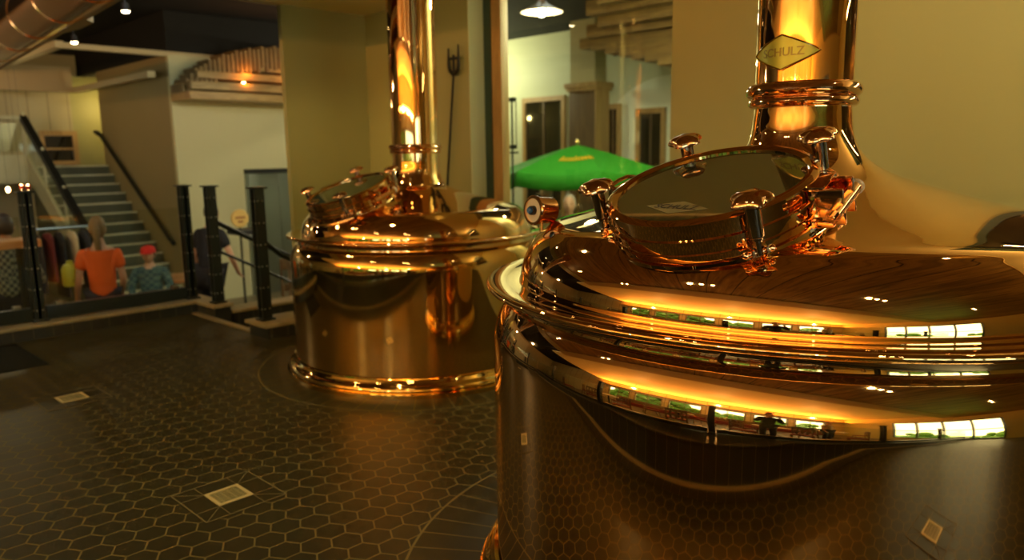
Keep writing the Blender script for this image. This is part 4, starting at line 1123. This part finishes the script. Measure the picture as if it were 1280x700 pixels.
# dining tables and chairs
g1 = 'dining tables in the room behind the camera'; g2 = 'dining chairs in the room behind the camera'
tl = 'white-topped dining table in the front room, seen only mirrored in the copper'; cl_ = 'dark dining chair in the front room, seen only mirrored in the copper'
pt_ = table(tl, -4.6, -3.3, .45, .75, g1, z=FF, linen=True)
pc_ = chair(cl_, -4.6, -2.65, 0, g2, z=FF)
spots = [(-4.6, -3.3), (-1.9, -4.0), (.9, -3.2), (3.6, -4.1)]
first = True
for (x, y) in spots:
    if not first:
        c = copy_tree(pt_); c.location = (x, y, FF)
    for k in range(3):
        a = .5 + k * 2.1
        if first and k == 0: pc_.location = (x + 1.0 * math.cos(a), y + 1.0 * math.sin(a), FF); pc_.rotation_euler = (0, 0, a - PI / 2); continue
        c = copy_tree(pc_); c.location = (x + 1.0 * math.cos(a), y + 1.0 * math.sin(a), FF); c.rotation_euler = (0, 0, a - PI / 2)
    first = False
for k in range(7):
    c = copy_tree(pc_); c.location = (-5.6 + k * 1.35, -1.6 - .25 * (k % 2), FF); c.rotation_euler = (0, 0, .4 + k * 1.9)
bo = thing('booth_bench', 'long dark booth bench under the front windows, seen only mirrored in the copper', 'bench', (-1, -6.4, FF))
B((-6, -6.6, FF), (4.5, -6.0, FF + .52), .03).build('seat', 'darkred', bo, world=True); B((-6, -6.75, FF + .1), (4.5, -6.6, FF + 1.05), .03).build('backrest', 'wooddark', bo, world=True)
human('person', 'standing person in black beyond the near fence, mirrored in the big kettle', (.28, -1.55, FF), math.radians(180), 1.95, 'blackcloth', 'denim', 'hair_dark', sleeves='long', arms={-1: [(-.27, -.08, 1.14), (-.10, -.30, 1.42)], 1: [(.27, -.08, 1.14), (.10, -.30, 1.42)]})
human('person', 'standing person in a tan shirt between the front tables, mirrored in the big kettle', (2.3, -2.6, FF), math.radians(160), 1.95, 'tan', 'denim', 'hair_grey')

# ------------------------------------------------------------------ out-of-view lamps, most of them added to light hall, patio and front room
def pendant(x, y, z, label, power, col=(1, .78, .46), r=.05, top=3.9, group='small hall pendant lamps'):
    t = thing('unseen_lamp', label, 'lamp', (x, y, z), 0, group)
    MB().lathe([[(.03, .10), (.06, .07), (.09, .0)]], 24).build('shade', 'lampshade', t); MB().ball((0, 0, .0), .035, 14).build('bulb', 'spotsmall', t)
    MB().cyl((0, 0, .08), (0, 0, top - z), .006, seg=6).build('cord', 'black', t); point((x, y, z - .08), power, col, r)
pendant(-9.8, .2, 2.6, 'added small pendant lamp over the counter, outside the left edge of the picture', 75)  # added fill for the hall, out of frame
pendant(-9.6, 6.6, 2.75, 'added small pendant lamp in the hall, hidden behind the ochre wall', 62, (1, .84, .55))  # added fill for the hall, kept behind the wall
pendant(-16.75, 5.7, 2.7, 'small pendant lamp lighting the yellow landing wall, tucked behind the stair wall', 26, (1, .70, .25))
pendant(-14.6, 2.8, 2.6, 'added small pendant lamp left of the stairs', 32)  # added fill near the stairs, out of frame
pendant(-3.35, 6.6, 3.2, 'added pendant lamp on the patio, hidden behind the kettle room wall', 270, (1, .86, .6), top=4.3)  # added out of sight to light the facade
pendant(-12.1, 10.7, 3.3, 'added pendant lamp at the far end of the patio, hidden behind the ochre wall', 240, (1, .88, .62), top=4.3)  # second added lamp for the facade, also out of sight
for i_, (x_, y_) in enumerate(((-4.2, -4.6), (-.6, -4.9), (3.0, -4.6))):
    pendant(x_, y_, 2.35, 'added pendant lamp brightening the front room, seen only mirrored in the copper', 95, (1, .72, .36), top=3.12, group='added pendant lamps over the front tables')  # added so the walls mirrored in the copper are brighter
p = (-12.5, 6.9, 2.68)
l = bpy.data.lights.new('arch_uplight', 'POINT'); l.energy = 5; l.color = (1, .35, .06); l.shadow_soft_size = .02
for yy in (6.3, 7.2):
    t = thing('beam_light', 'tiny orange lamp glowing between the beams of the timber arch', 'lamp', (-12.33, yy, 2.758), 0, 'orange lamps in the timber arch')
    MB().ball((0, 0, 0), (.012, .03, .012), 10).build('glow_bulb', 'candle', t)
    point((-12.22, yy, 2.775), 3.2, (1, .30, .04), .03)
    point((-12.34, yy + .1, 2.955), 2.6, (1, .30, .04), .03)

# ------------------------------------------------------------------ world, camera, view
w = bpy.data.worlds.new('World'); SC.world = w; w.use_nodes = True
w.node_tree.nodes['Background'].inputs[0].default_value = (.92, .97, 1.0, 1); w.node_tree.nodes['Background'].inputs[1].default_value = 6.0
cam = bpy.data.cameras.new('camera'); co = bpy.data.objects.new('camera', cam); COL.objects.link(co); SC.camera = co
R_ = Matrix((RT, UP, -FW)).transposed(); co.matrix_world = Matrix.Translation(O) @ R_.to_4x4()
cam.sensor_width = 36; cam.lens = F / 1280 * 36; cam.clip_start = .02
cam.dof.use_dof = True; cam.dof.focus_distance = 1.95; cam.dof.aperture_fstop = 2.6
SC.view_settings.view_transform = 'Standard'; SC.view_settings.look = 'None'; SC.view_settings.gamma = 1; SC.view_settings.use_curve_mapping = False
SC.view_settings.exposure = 0.0
cy = SC.cycles
cy.max_bounces = 12; cy.glossy_bounces = 8; cy.diffuse_bounces = 4; cy.transparent_max_bounces = 12; cy.sample_clamp_indirect = 8; cy.use_denoising = True
cy.caustics_reflective = True; cy.blur_glossy = .05
